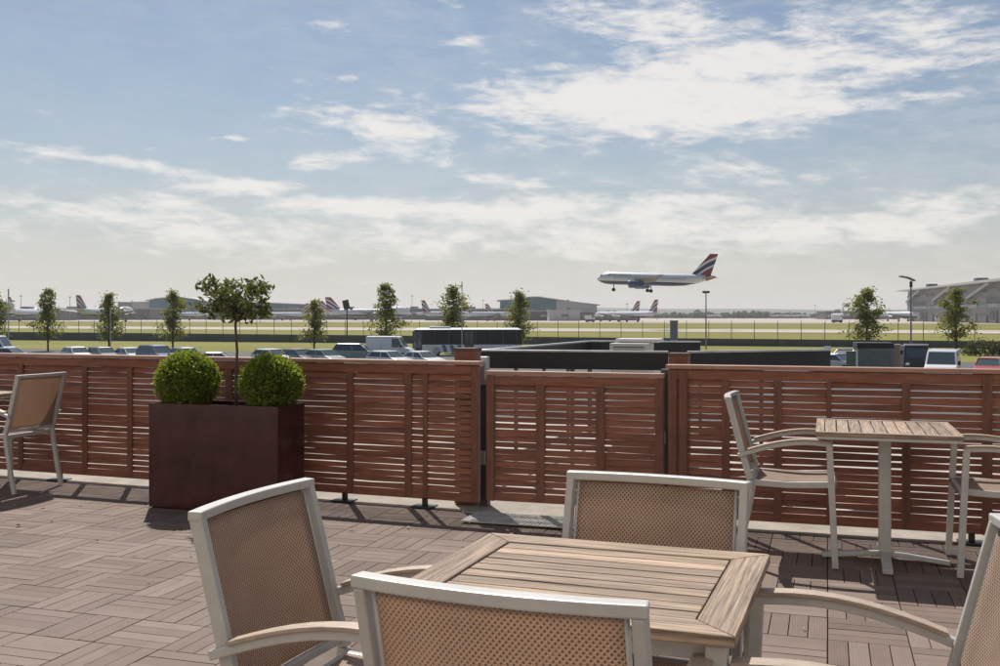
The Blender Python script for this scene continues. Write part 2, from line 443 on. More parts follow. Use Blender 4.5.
def fence(name, label, origin, rz, L, H, z0, stiles, battens, joints, cap, seed, cat='fence', feet=()):
    t = thing(name, label, cat, origin, rz)
    # frame: bottom rail, upper rail and end stiles
    for x in stiles:
        MB().box((x, 0, (z0 + H - .03) / 2), (.055, .045, H - .03 - z0)).build('stile', fence_v, t, bevel=.003)
    g = MB().box((L / 2, .002, H - .062), (L - .004, .034, .062)).build('upper_rail', fence_w, t, bevel=.003)
    MB().box((L / 2, .002, z0 + .03), (L - .004, .034, .056)).build('lower_rail', fence_w, t, bevel=.003)
    ed = sorted(stiles); bays = []
    cuts = [ed[0] + .03] + [j for j in joints if ed[0] < j < ed[-1]] + [ed[-1] - .03]
    for a, b in zip(cuts, cuts[1:]): bays.append((a + .001, b - .001))
    g = MB(); slats(g, 0, L, z0 + .058, H - .092, bays, seed=seed); g.build('slat_panel', fence_w, t)
    for x, wd in battens:
        MB().box((x, -.012, (z0 + H - .1) / 2 + .01), (wd, .012, H - .1 - z0)).build('batten', fence_v, t, bevel=.002)
    if cap:
        MB().box((L / 2, .012, H - .012), (L + .02, .105, .026)).build('cap_rail', cap_w, t, bevel=.004)
    else:
        MB().box((L / 2, .004, H - .012), (L, .06, .03)).build('cap_rail', cap_w, t, bevel=.004)
    for x in feet:
        f = MB().box((x, 0, z0 / 2 + .012), (.035, .03, z0)); f.box((x, -.01, .006), (.16, .12, .012))
        f.build('foot', black_plastic, t, bevel=.002)
    return t
# left run; its local x starts at the gate end and runs left, so build it from the far end
LL = (FL1 - FL0).length; ang = math.atan2((FL0 - FL1).y, (FL0 - FL1).x)
def lx(px):                      # photo column -> local x on the left run
    k = (px - 500) / F; a, b = FL1, FL0 - FL1
    s = (k * a.y - a.x) / (b.x - k * b.y); return s * LL
bat = [(lx(p), w_) for p, w_ in ((22, .05), (86, .05), (131, .05), (230, .06), (351, .055), (409, .055), (426, .035))] + [(x, .05) for x in (.8, 1.8, 2.8, 3.8, 4.6)]
fence('slatted_fence', 'long red-brown slatted timber fence running left from the gate, behind the planter', FL1, ang, LL, 1.035, .055,
      [.03, LL - .03], bat, [x for x, _ in bat], True, 3, feet=(lx(345), lx(425), lx(60), 2.0))
# right run
r0, r1 = W(.0, 6.63), W(5.2, 6.63)
ustart = None
def ux(px, v=6.63):
    k = (px - 500) / F            # (u c + v s)/( -u s + v c) = k
    return (k * v * ct - v * st) / (ct + k * st)
u0 = ux(668); u1 = u0 + 7.0
bat = [(ux(p) - u0, w_) for p, w_ in ((726, .05), (778, .05), (829, .03), (906, .05), (1060, .05), (1150, .05))] + [(x, .05) for x in (3.6, 4.4, 5.2, 6.0, 6.6)]
fence('slatted_fence', 'red-brown slatted timber fence behind the small bistro table, right of the gate', W(u0, 6.63), -TH, 7.0, 1.035, .055,
      [.03, .1, ux(987) - u0, 6.97], bat, [x for x, _ in bat], True, 5, feet=(.4, 1.8, 3.2, 4.8))
# gate
ga, gb = ux(486), ux(664); GL = gb - ga
gt = fence('slatted_gate', 'low slatted timber gate between the two fence runs, black band behind it', W(ga, 6.65), -TH, GL, .972, .085,
      [.03, GL - .03], [(ux(540) - ga, .06), (ux(600) - ga, .06)], [ux(540) - ga, ux(600) - ga], False, 8, 'gate')
# threshold plate beneath the gate
g = MB(); g.box((GL / 2, .0, .012), (GL + .1, .32, .008))
for i in range(52):
    for j in range(10):
        g.box((.02 + i * GL / 51, -.145 + j * .0315, .0185), (.02, .007, .004), Matrix.Rotation(R(45 if (i + j) % 2 else -45), 3, 'Z'))
tag(g.build('threshold_plate', mat('worn plate', (.42,.41,.39), .6, .1, .2, 8), loc=W(ga, 6.42), rot=-TH), 'pale raised-pattern metal plate on the floor under the gate', 'floor plate')
# posts of the return screens
def block(px0, px1, ytop, v, label, grp=None):
    a, b = ux(px0, v), ux(px1, v); c = W((a + b) / 2, v); h = EYE - (ytop - HZ) / F * c.y
    t = thing('timber_post', label, 'post', (c.x, c.y, 0), -TH, grp)
    MB().box((0, 0, (h - .03) / 2 + .01), (b - a, b - a, h - .03)).build('shaft', fence_v, t, bevel=.004)
    MB().box((0, 0, h - .014), (b - a + .006, b - a + .006, .024)).build('post_cap', wood_box, t, bevel=.003)
block(458, 478, 347.5, 6.92, 'square brown timber post standing behind the left edge of the gate')
block(670, 689, 352.5, 6.86, 'square brown timber post standing behind the right edge of the gate')
t = thing('steel_post', 'narrow galvanised steel post between gate and left timber post', 'post', W(ux(485, 6.86), 6.86), -TH)
MB().box((0, 0, .43), (.06, .07, .86)).build('shaft', dark_grey, t, bevel=.003)
MB().box((0, 0, .962), (.05, .06, .2)).build('post_head', silver, t, bevel=.003)
for z_ in (.95, .35): MB().box((0, -.04, z_), (.035, .02, .1)).build('hinge', silver, t, bevel=.002)
t = thing('steel_post', 'narrow dark post added to darken the gap between gate and right timber post', 'post', W(ux(665.5, 6.74), 6.74), -TH)
MB().box((0, 0, .5), (.055, .05, 1.0)).build('shaft', dark_grey, t, bevel=.003)  # post added so that the gap beside the gate shows dark
MB().box((-.01, -.035, .55), (.03, .02, .08)).build('latch', silver, t, bevel=.002)
# black enclosure beyond the gate
def band(t, a, b, h=1.07, bh=.15, inner=0):
    g = MB(); line_box(g, a, b, .03, h - bh, h - .012); g.build('black_panel', black_paint, t, bevel=.002)
    g = MB(); line_box(g, a, b, .045, h - .0115, h + .004); g.build('top_trim', silver, t, bevel=.002)
    n = max(2, int((Vector(b) - Vector(a)).length / .7)); 
    for i in range(n + 1):
        p = Vector(a).lerp(Vector(b), i / n)
        MB().box((p.x, p.y, (h - bh) / 2), (.03, .03, h - bh - .002), Matrix.Rotation(-TH, 3, 'Z')).build('post', dark_grey, t)
    g = MB(); line_box(g, a, b, .02, .08, .12); g.build('lower_bar', dark_grey, t)
c0, c1 = Vector((-.16, 8.42, 0)), Vector((1.33, 8.06, 0)); c2, c3 = Vector((1.02, 11.5, 0)), Vector((2.2, 11.2, 0))
t = thing('balustrade', 'black banded balustrade round the stairwell just beyond the gate', 'balustrade')
band(t, c0, c1); band(t, c0 + Vector((.02, .05, 0)), c2 - Vector((.02, .05, 0)), 1.07, .13); band(t, c2, c3, 1.07, .13)
t = thing('balustrade', 'black banded balustrade seen over the right-hand fence', 'balustrade')
band(t, Vector((1.46, 7.9, 0)), Vector((2.72, 8.42, 0)), 1.075, .16)
# roof unit
def roof_unit():
    p = P(632, 350, 10.6)
    t = thing('roof_unit', 'pale louvred ventilation unit standing between the black bands', 'ventilation unit', (p.x, p.y, 0), -TH)
    MB().box((0, 0, .57), (.40, .36, 1.0)).build('housing', mat('pale unit paint', (.50, .49, .46), .6, 0, .1, 4), t, bevel=.01)
    for k in range(3):
        g = MB()
        for i in range(16): g.box((-.15 + i * .02, -.183, .985 + .075 - k * .03 - .03), (.013, .008, .012))
        g.build('louvre', dark_grey, t)
    MB().box((.06, .12, 1.095), (.46, .30, .04)).build('lid', mat('pale unit lid', (.6, .6, .58), .6), t, bevel=.012)
    MB().box((0, 0, .03), (.36, .32, .1)).build('base', concrete, t)
roof_unit()

# ================================================================== FURNITURE
def make_chair():
    t = thing('armchair', '', 'chair')
    bow = lambda x: -.022 * (1 - (x / .24) ** 2)
    by = lambda z: -.20 - .26 * (z - .44)                 # rake of the back
    X = .245
    for s in (-1, 1):
        MB().sweep([(s*X, -.20, .452), (s*X, -.212, .36), (s*X, -.245, .18), (s*X, -.285, .002)], (1, 0, 0), .024, .034).build('leg', alu, t, bevel=.004)
        MB().sweep([(s*(X+.022), .215, .655), (s*(X+.022), .225, .44), (s*(X+.022), .245, .002)], (1, 0, 0), .024, .034).build('leg', alu, t, bevel=.004)
    # back frame: two posts and bowed top rail, lower rail
    g = MB()
    for s in (-1, 1):
        g.sweep([(s*X, -.1995, .4545), (s*X, by(.55), .55), (s*X, by(.72), .72), (s*X, by(.885), .885)], (1, 0, 0), .022, .036)
    g.sweep([(x, by(.892) + bow(x), .892) for x in [i * .259 / 6 for i in range(-6, 7)]], (0, 0, 1), .023, .036)
    g.sweep([(x, by(.475) + bow(x) * .6, .475) for x in [i * .23 / 6 for i in range(-6, 7)]], (0, 0, 1), .022, .018)
    g.build('back_frame', alu, t, bevel=.004)
    # sling of the back
    def bs(i, j):
        x = -.220 + .440 * i; z = .486 + (.874 - .486) * j
        sag = .012 * math.sin(math.pi * j)
        return (x, by(z) + bow(x) - sag * (1 - (x / .21) ** 2), z)
    g = MB(); g.grid(bs, 12, 12, lambda i, j: (i * .416, j * .376))
    o = g.build('back_sling', sling_m, t, smooth=True)
    so_ = o.modifiers.new('thick', 'SOLIDIFY'); so_.thickness = .0025
    for s in (-1, 1):
        g = MB(); g.tube([(s * .2235, by(z) + bow(.2235), z) for z in (.478, .6, .75, .878)], .005, 8)
        g.build('sling_rod', alu, t, smooth=True)
    # seat
    g = MB()
    for s in (-1, 1): g.sweep([(s*(X-.026), -.19, .435), (s*(X-.026), 0, .428), (s*(X-.026), .245, .44)], (1, 0, 0), .022, .034)
    g.sweep([(-X+.04, .235, .432), (X-.04, .235, .432)], (0, 0, 1), .03, .022)
    g.sweep([(-X+.04, -.185, .43), (X-.04, -.185, .43)], (0, 0, 1), .03, .022)
    g.build('seat_frame', alu, t, bevel=.004)
    def ss(i, j):
        x = -.213 + .426 * i; y = -.17 + .425 * j
        z = .449 - .014 * math.sin(math.pi * j) * (1 - (x / .22) ** 2) - (.016 * max(0, (j - .88) / .12) ** 2)
        return (x, y, z)
    g = MB(); g.grid(ss, 12, 14, lambda i, j: (i * .426, j * .425))
    o = g.build('seat_sling', sling_m, t, smooth=True); so_ = o.modifiers.new('thick', 'SOLIDIFY'); so_.thickness = .0025
    # arms: aluminium bar with a wooden cap
    for s in (-1, 1):
        ax = s * (X + .022)
        pts = []
        for k in range(11):
            f = k / 10; y = -.262 + .49 * f
            pts.append((ax, y, .585 + .075 * math.sin(min(1, f * 1.15) * math.pi / 2) + .012 * math.sin(f * math.pi)))
        a = MB().sweep(pts, (1, 0, 0), .026, .022).build('arm', alu, t, bevel=.003)
        MB().sweep([(p[0], p[1], p[2] + .0165) for p in pts[1:]], (1, 0, 0), .044, .011).build('arm_cap', armwood, a, bevel=.003)
    return t
chair0 = make_chair()
GRPC = 'aluminium sling armchairs on the terrace'
def unit(f): return Vector((f[0], f[1], 0)).normalized()
chair0.location = (.105, 1.975, 0); chair0.rotation_euler = (0, 0, R(-21.3)); chair0['group'] = GRPC
chair0['label'] = 'nearest sling armchair, its glowing tan back turned to the viewer before the teak table'
dup(chair0, (.31, 2.555, 0), R(157), 'sling armchair on the far side of the teak table, facing the viewer')
dup(chair0, (-.315, 2.468, 0), R(-109.5), 'sling armchair at the left side of the teak table, nearest the planter')
dup(chair0, (.748, 2.165, 0), R(72), 'sling armchair at the right side of the teak table, cut by the frame edge')
p = W(-.205, 6.0); dup(chair0, p, -TH - R(90), 'sling armchair seen side-on at the left of the small bistro table')
p = W(.895, 5.99); dup(chair0, p, -TH + R(90), 'shaded sling armchair at the right of the small bistro table, under the fence')
p = Vector((-3.585, 7.93, 0)) + .29 * (W(-1, 0)); dup(chair0, p, -TH + R(90), 'sling armchair alone at the far left beside the fence, back towards the planter')

def board(mb, poly, z0, z1, tone): mb.prism(poly, z0, z1, 'z', tone)
def teak_table():
    c = Vector((.209, 2.40, 0)); Wd, D, b = .765, .715, .088
    t = thing('teak_table', 'square weathered teak slatted table on aluminium legs in the foreground', 'table', c, R(-20))
    x, y = Wd / 2, D / 2; g = .0015; z0, z1 = .718, .742
    for poly, m_, tn in (([(-x,-y),(x,-y),(x-b,-y+b),(-x+b,-y+b)], teak, .75), ([(-x,y),(x,y),(x-b,y-b),(-x+b,y-b)], teak, .7),
                     ([(-x,-y+g*1.5),(-x,y-g*1.5),(-x+b-g,y-b-g),(-x+b-g,-y+b+g)], teak_v, .45), ([(x,-y+g*1.5),(x,y-g*1.5),(x-b+g,y-b-g),(x-b+g,-y+b+g)], teak_v, .6)):
        mb = MB(); board(mb, poly, z0, z1, tn); mb.build('border_board', m_, t, bevel=.003)
    n = 9; h = (D - 2 * b) / n
    for k in range(n):
        yy = -y + b + h * (k + .5); tn = random.uniform(.1, 1)
        MB().box((random.uniform(-5, 5) * .0001, yy, .7285 + random.uniform(-.0006, .0006)), (Wd - 2 * b - .006, h - .0075, .021), None, tn).build('slat', teak, t, bevel=.0022)
    g = MB()
    for s in (-1, 1):
        g.box((0, s * (y - .055), .695), (Wd - .11, .022, .04)); g.box((s * (x - .055), 0, .695), (.022, D - .134, .04))
    g.build('apron_frame', alu, t, bevel=.002)
    for sx in (-1, 1):
        for sy in (-1, 1):
            MB().box((sx * (x - .04), sy * (y - .04), .3575), (.042, .042, .713)).build('leg', alu, t, bevel=.004)
    for sx in (-1, 1):
        for sy in (-1, 1): pass
teak_table()
def bistro(c, rz, label, Wd=.72, D=.75):
    t = thing('bistro_table', label, 'table', c, rz, 'small pedestal tables by the fence')
    x, y, b = Wd / 2, D / 2, .045
    for s in (-1, 1):
        MB().box((0, s * (y - b / 2), .729), (Wd, b, .022), None, .7).build('border_board', teak, t, bevel=.003)
        MB().box((s * (x - b / 2), 0, .729), (b, D - 2 * b - .002, .022), None, .7).build('border_board', teak_v, t, bevel=.003)
    n = 10; h = (Wd - 2 * b) / n
    for k in range(n):
        MB().box((-x + b + h * (k + .5), 0, .7285), (h - .007, D - 2 * b - .005, .019), None, random.uniform(.3, .9)).build('slat', teak_v, t, bevel=.002)
    MB().box((0, 0, .7085), (Wd - .012, D - .012, .016)).box((0, 0, .692), (.3, .3, .014)).build('under_frame', alu, t, bevel=.002)
    MB().box((0, 0, .36), (.066, .05, .65)).build('column', alu, t, bevel=.008)
    for a in range(4):
        d_ = Vector((math.cos(a * math.pi / 2), math.sin(a * math.pi / 2), 0)); sd = Vector((-d_.y, d_.x, 0))
        ln = .33
        MB().sweep([d_ * .0 + Vector((0,0,.045)) if a < 2 else d_ * .02 + Vector((0,0,.045)), d_ * .12 + Vector((0,0,.038)), d_ * ln + Vector((0, 0, .016))], sd, .055 - .001 * a, .026).build('foot', alu, t, bevel=.004)
    return t
bistro(W(.30, 6.0), -TH, 'small slatted pedestal table between two armchairs beside the right-hand fence')
bistro(W(-6.15 - .38, 6.42), -TH, 'small slatted pedestal table at the far left, only its corner showing')

# dry leaves blown on to the boards: nobody would count them
rnd = random.Random(31); g = MB()
for _ in range(70):
    u, v = rnd.uniform(-6, 1.6), 6.55 - abs(rnd.gauss(0, 1.6))
    a = rnd.uniform(0, 6.28); L = rnd.uniform(.012, .028); d1 = Vector((math.cos(a), math.sin(a), rnd.uniform(-.1, .3))) * L; d2 = Vector((-math.sin(a), math.cos(a), rnd.uniform(0, .3))) * L * .5
    p = W(u, v, .004); g.quad_faces([p - d1 + Vector((0,0,.002)), p - d2 + Vector((0,0,.004)), p + d1 + Vector((0,0,.006)), p + d2 + Vector((0,0,.006))], [(0, 1, 2, 3)], rnd.random())
tag(g.build('dry_leaves', mat('dry leaf litter', (.20, .13, .06), .8, tone=.5)), kind='stuff')

# ================================================================== PLANTER
def leaf_cloud(mb, pts, size, aspect, rnd, normal_bias=None, tone_fn=None):
    for p in pts:
        p = Vector(p)
        a = Vector((rnd.gauss(0, 1), rnd.gauss(0, 1), rnd.gauss(0, 1)))
        if normal_bias: a += normal_bias(p) * 1.2
        a.normalize()
        b = a.cross(Vector((rnd.gauss(0, 1), rnd.gauss(0, 1), rnd.gauss(0, 1)))).normalized(); c = a.cross(b)
        s = size * rnd.uniform(.6, 1.3)
        L = a * s; B = b * s * aspect
        tn = min(1, max(0, (tone_fn(p) if tone_fn else .5) + rnd.uniform(-.3, .3)))
        mb.quad_faces([p - L * .5, p + B * .5, p + L * .5 + c * s * .1, p - B * .5], [(0, 1, 2, 3)], tn)
def ball(name, c, r, label, seed):
    rnd = random.Random(seed); pts = []
    t = thing(name, label, 'shrub', c, 0, 'clipped box balls in the planter')
    bumps = [(Vector((rnd.gauss(0,1), rnd.gauss(0,1), rnd.gauss(0,1))).normalized(), rnd.uniform(-.06, .08)) for _ in range(60)]
    def rad(d):
        k = 1.0
        for b, a in bumps: k += a * math.exp(-((d - b).length / .28) ** 2)
        return k
    for _ in range(11000):
        d_ = Vector((rnd.gauss(0,1), rnd.gauss(0,1), rnd.gauss(0,1))).normalized()
        k = rad(d_) * (1 - abs(rnd.gauss(0, .11))) + (rnd.random() < .22) * rnd.uniform(0, .13)
        pts.append(Vector((d_.x, d_.y, d_.z * .93)) * r * k)
    g = MB(); leaf_cloud(g, pts, .027, .5, rnd, lambda p: p.normalized()); 
    g.build('foliage', box_leaf, t)
    g = MB(); g.sphere((0, 0, -.0), r * .84, 16, 10); g.tube([(0, 0, -r - .02), (0, 0, -.1)], .016)  # solid dark core inside the thin leaf shell, with a short stem
    g.build('inner_core', mat('shrub core', (.04, .045, .018), .9), t)
def planter():
    a = Vector((-2.48, 7.2, 0)); L, D, H = 1.03, .37, .735
    t = thing('planter', 'tall dark maroon trough planter by the left fence holding two box balls', 'planter', a, -TH)
    g = MB(); th = .03
    g.prism([(0,0),(L,0),(L,D),(0,D)], .004, H - .09, 'z')
    g.build('trough', maroon, t, bevel=.004)
    g = MB()
    for (cx, cy, sx, sy) in ((L/2, th/2, L, th), (L/2, D-th/2, L, th), (th/2, D/2, th, D-2*th-.001), (L-th/2, D/2, th, D-2*th-.001)):
        g.box((cx, cy, H - .045), (sx, sy, .0895))
    g.build('rim', maroon, t)
    g = MB(); g.grid(lambda i, j: (th + (L-2*th)*i, th + (D-2*th)*j, H - .045 + .012*math.sin(i*17)*math.cos(j*9)), 20, 8)
    g.build('soil', soil, t)
    def loc(x, y, z): return a + W(x, y) + Vector((0, 0, z))
    ball('box_shrub', loc(.19, D/2, .885), .218, 'clipped round box ball at the left end of the maroon planter', 1)
    ball('box_shrub', loc(.87, D/2, .88), .214, 'clipped round box ball at the right end of the maroon planter', 2)
    b = loc(.56, D/2 + .05, .68)
    tr = thing('bay_tree', 'slender standard bay tree rising between the two box balls', 'tree', b)
    rnd = random.Random(4); top = 1.335 - .68 + .05
    stem = [(0, 0, 0), (-.004, 0, .2), (.006, 0, .42), (-.006, 0, .60), (0, 0, top)]
    g = MB(); g.tube(stem, [.0115, .0105, .0095, .009, .008], 8); g.build('trunk', bark, tr, smooth=True)
    pts = []; g = MB()
    for k in range(52):
        th_ = rnd.uniform(0, 2*math.pi); f = rnd.random(); r_ = .255 * rnd.random() ** .42
        c = Vector((r_ * math.cos(th_), r_ * math.sin(th_), top + .05 + rnd.uniform(-.11, .19) * (1 - .35 * (r_ / .25) ** 2)))
        g.tube([(0, 0, top - .08 + .12 * rnd.random()), c * .55 + Vector((0, 0, top * .45)), c], [.005, .003, .0015], 5)
        for q in range(26):
            pts.append(c + Vector((rnd.gauss(0, .026), rnd.gauss(0, .026), rnd.gauss(0, .026))))
    g.build('branches', bark, tr)
    g = MB(); leaf_cloud(g, pts, .05, .42, rnd); g.build('crown', bay_leaf, tr)
planter()

# ================================================================== BEYOND: TREES
def tree_mesh(seed, H=7.6, Wd=3.6):
    rnd = random.Random(seed); pts = []; tones = {}
    lt = MB(); br = MB()
    z0 = H * .24
    br.tube([(0,0,0), (.05,0,H*.3), (-.04,.05,H*.62), (0,0,H*.93)], [.11, .09, .05, .015], 7)
    n = 58; wob = rnd.uniform(9, 17)
    for k in range(n):
        f = (k + rnd.random()) / n; z = z0 + (H - z0) * f
        prof = (math.sin(min(1, (f + .14) * 1.7) * math.pi / 2)) * (1 - f) ** .6 * 1.05 + .10
        r_ = Wd / 2 * min(1.1, prof * (.8 + .35 * math.sin(f * wob + seed)) ) * rnd.uniform(.15, 1.12); th_ = rnd.uniform(0, 2 * math.pi)
        c = Vector((r_ * math.cos(th_), r_ * math.sin(th_), z))
        br.tube([(0, 0, max(.6, z - r_ * .9 - .2)), c], [.03, .008], 5)
        tone = rnd.uniform(.15, .85); s = rnd.uniform(.22, .42) * (1.15 - .45 * f)
        cl_ = [c + Vector((rnd.gauss(0, s), rnd.gauss(0, s), rnd.gauss(0, s * .8))) for _ in range(46)]
        leaf_cloud(lt, cl_, .27, .6, rnd, None, lambda p, tone=tone: tone)
    return lt.mesh('crown', tree_leaf), br.mesh('trunk', bark)
TM = [tree_mesh(s) for s in (11, 12, 13, 14)]
def tree(px, base_d, top_y, wpx, k, label):
    p = G(px, base_d); h = (HZ - top_y) / F * base_d + EYE - GZ; wd = wpx / F * base_d * 1.22
    t = thing('young_tree', label, 'tree', p, random.uniform(0, 6), 'young trees along the car park')
    for nm, me in (('crown', TM[k][0]), ('trunk', TM[k][1])):
        o = bpy.data.objects.new(nm, me); C.objects.link(o); o.parent = t
    t.scale = (wd / 3.6, wd / 3.6, h / 7.6)
for a in [(-6, 128, 291, 30, 1, 'young tree cut by the left edge of the view, behind the flag-thin pole'),
          (48, 128, 290, 26, 0, 'young tree second from the left, above the parked jet with grey tail'),
          (109, 128, 294, 27, 1, 'young tree between the first red-tailed jet and the glass hangar'),
          (173, 128, 292, 27, 2, 'young tree directly left of the potted bay tree'),
          (314, 130, 301, 28, 3, 'short young tree just left of the jumbo jet tail'),
          (386, 122, 285, 31, 0, 'young tree in front of the jumbo jet, behind the white panel van'),
          (453, 120, 287, 33, 2, 'wide young tree in front of the bus, beside a thin pole'),
          (519, 118, 292, 30, 1, 'young tree in front of the central glass hangar'),
          (867, 122, 290, 37, 2, 'dense young tree behind the grey container at the right'),
          (956, 124, 290, 36, 0, 'young tree before the large terminal at the far right')]:
    tree(*a)
def bush(px, d_, wpx, h, label, seed):
    rnd = random.Random(seed); t = thing('bush', label, 'bush', G(px, d_)); wd = wpx / F * d_
    g = MB()
    for k in range(46):
        c = Vector((rnd.uniform(-.5, .5) * wd, rnd.uniform(-.8, .8), h * rnd.uniform(.1, .85)))
        c.z *= 1 - .5 * (abs(c.x) / (wd / 2)) ** 2
        leaf_cloud(g, [c + Vector((rnd.gauss(0, .3), rnd.gauss(0, .3), rnd.gauss(0, .25))) for _ in range(45)], .24, .6, rnd)
    g.build('foliage', hedge_leaf, t); MB().tube([(0,0,0),(0,0,h*.5)], .06).build('stem', bark, t)
bush(985, 112, 40, 1.9, 'dark rounded bush behind the red car at the far right', 21)

# ================================================================== PERIMETER FENCE
def perimeter():
    a, b = Vector((-118, 194, GZ)), Vector((80, 134, GZ)); n = 64
    t = thing('perimeter_fence', 'long airfield security fence with tall thin posts and dark solid lower band', 'fence')
    for i in range(n + 1):
        p = a.lerp(b, i / n)
        g = MB(); g.box((p.x, p.y, GZ + 1.75), (.075, .075, 3.5)); g.box((p.x, p.y - .12, GZ + 3.6), (.05, .05, .4), Matrix.Rotation(R(35), 3, 'X'))
        g.build('post', dark_grey, t)
    m = mat('dark fence sheeting', (.095, .105, .115), .7, 0, .25, .4)
    dr = (b - a).normalized(); nr = Vector((-dr.y, dr.x, 0)) * .02; g = MB()
    q = [a - nr, b - nr, b + nr, a + nr]; up = [1.62, .95, .95, 1.62]
    g.quad_faces([Vector((p.x, p.y, GZ + .02)) for p in q] + [Vector((p.x, p.y, GZ + u)) for p, u in zip(q, up)], [(0,1,2,3),(4,5,6,7),(0,1,5,4),(1,2,6,5),(2,3,7,6),(3,0,4,7)]); g.build('lower_sheeting', m, t)
    g = MB()
    for z in (1.9, 2.3, 2.7, 3.1, 3.45): line_box(g, a, b, .012, GZ + z, GZ + z + .014)
    g.build('wires', dark_grey, t)
perimeter()

# ================================================================== VEHICLES
def paint(nm, c, metal=.0): return mat(nm, c, .28, metal, coat=.6)
COL = dict(white=white_paint, silver=paint('silver car paint', (.42, .44, .46), .5), grey=paint('grey car paint', (.17, .18, .19), .3), blue=paint('blue car paint', (.07, .13, .24), .2),
           black=paint('black car paint', (.02, .02, .023)), red=paint('red car paint', (.42, .06, .05)), green=paint('pale green car paint', (.24, .30, .28), .3))
def wheel_set(t, xs, y, r):
    for x in xs:
        for s in (-1, 1):
            o = MB().tube([(x, s * (y - .2), r), (x, s * y, r)], r, 20).build('wheel', rubber, t, smooth=False)
            MB().tube([(x, s * (y - .01), r), (x, s * (y + .012), r)], r * .62, 14).build('rim', rim_m, o)
def shell(poly, hw, taper_from, top_w, mb, rows=1):
    """side profile poly (x,z) -> body whose half width narrows above taper_from"""
    zmax = max(z for _, z in poly)
    def wy(z): return hw if z <= taper_from else hw + (top_w - hw) * (z - taper_from) / (zmax - taper_from)
    n = len(poly); vs = [(x, -wy(z), z) for x, z in poly] + [(x, wy(z), z) for x, z in poly]
    fs = [tuple(range(n)), tuple(range(2*n-1, n-1, -1))] + [(i, i+n, (i+1) % n + n, (i+1) % n) for i in range(n)]
    mb.quad_faces(vs, fs)
def car_parts(t, col, kind='hatch'):
    if kind == 'hatch':
        L, hw, wx = 4.1, .87, (1.28, -1.25); h = 1.46
        body = [(-2.05,.32),(2.03,.3),(2.06,.55),(1.95,.74),(1.15,.92),(-1.85,.98),(-2.05,.85)]
        gl = [(1.05,.90),(.35,1.40),(-1.35,1.41),(-1.9,.96)]
        roof = [(.42,1.395),(.30,1.45),(-.6,1.475),(-1.3,1.455),(-1.5,1.36),(-1.32,1.36),(.36,1.36)]
    elif kind == 'saloon':
        L, hw, wx = 4.5, .89, (1.4, -1.35); h = 1.43
        body = [(-2.25,.32),(2.23,.3),(2.27,.55),(2.1,.74),(1.15,.90),(-1.5,.98),(-2.2,.95),(-2.27,.7)]
        gl = [(1.05,.88),(.3,1.37),(-.85,1.385),(-1.6,.96)]
        roof = [(.36,1.37),(.2,1.42),(-.4,1.44),(-.85,1.42),(-1.02,1.33),(-.85,1.33),(.3,1.33)]
    elif kind == 'mpv':
        L, hw, wx = 4.5, .93, (1.4, -1.4); h = 1.75
        body = [(-2.25,.35),(2.22,.33),(2.27,.6),(2.1,.86),(1.4,1.03),(-2.15,1.1),(-2.27,.8)]
        gl = [(1.3,1.01),(.5,1.66),(-1.75,1.69),(-2.15,1.08)]
        roof = [(.58,1.65),(.4,1.72),(-.6,1.76),(-1.7,1.73),(-1.95,1.6),(-1.75,1.62),(.5,1.61)]
    g = MB(); shell(body, hw, .8, hw - .04, g); o = g.build('body', col, t, bevel=.05)
    g = MB(); shell(gl, hw - .05, .98, hw - .22, g); g.build('windows', glass, t, bevel=.03)
    zt0 = min(z for _, z in roof)
    g = MB(); shell(roof, hw - .17, zt0, hw - .42, g); 
    g.build('roof', col, t, bevel=.02)
    # pillars
    g = MB(); zt = roof[0][1]
    for s in (-1, 1):
        for (xa, za), (xb, zb) in ((gl[0], gl[1]), (gl[3], gl[2]), ((-.2, .95), (-.3, zt + .01))):
            g.sweep([(xa, s * (hw - .045), za), (xb, s * (hw - .205), zb)], (0, 1, 0), .03, .07)
    g.build('pillar', col, t)
    wheel_set(t, wx, hw, .32)
    fx = max(x for x, z in body)
    for s in (-1, 1):
        MB().box((fx - .08, s * (hw - .22), .66), (.14, .32, .13)).build('headlight', lamp_m, t, bevel=.03)
def car(px, dist, yaw, col, kind, label, group='cars in the car park'):
    t = thing('parked_car', label, 'car', G(px, dist, GZ + .02), R(yaw), group)
    car_parts(t, COL[col], kind); return t
G_ = 'row of parked cars beyond the fence'
for px, dist, yaw, col, kind, lab in [
    (9, 96, -6, 'silver', 'saloon', 'silver saloon car parked at the far left, before the tall white van'),
    (77, 97, -46, 'white', 'hatch', 'white car parked beneath the second young tree, first of the row'),
    (103, 96.5, -44, 'grey', 'hatch', 'grey car parked beneath the third young tree, second of the row'),
    (130, 96, -44, 'white', 'saloon', 'low white car just right of the third young tree'),
    (157, 93, -42, 'blue', 'mpv', 'dark blue tall car directly left of the fourth young tree'),
    (186, 95, -46, 'silver', 'hatch', 'silver car over the left box ball, right of the dark blue car'),
    (272, 91, -39, 'white', 'hatch', 'white car right of the bay tree trunk, over the right box ball'),
    (299, 91, -42, 'grey', 'hatch', 'grey car between the white car and the silver car near the short tree'),
    (325, 90, -44, 'silver', 'hatch', 'silver car directly below the short young tree'),
    (389, 86, -40, 'white', 'hatch', 'small white car in front of the white panel van'),
    (422, 86, -44, 'white', 'saloon', 'low white car in front of the left end of the bus')]:
    car(px, dist, yaw, col, kind, lab, G_)
car(356, 99, -4, 'green', 'mpv', 'large pale green people carrier seen side-on left of the white panel van')
car(836, 80, -50, 'silver', 'hatch', 'silver-blue car beside the end of the black balustrade')
car(849, 83, -140, 'black', 'mpv', 'dark tall car with bright roof line left of the grey container')
car(989, 72, -120, 'red', 'hatch', 'red hatchback parked at the far right below the bush')
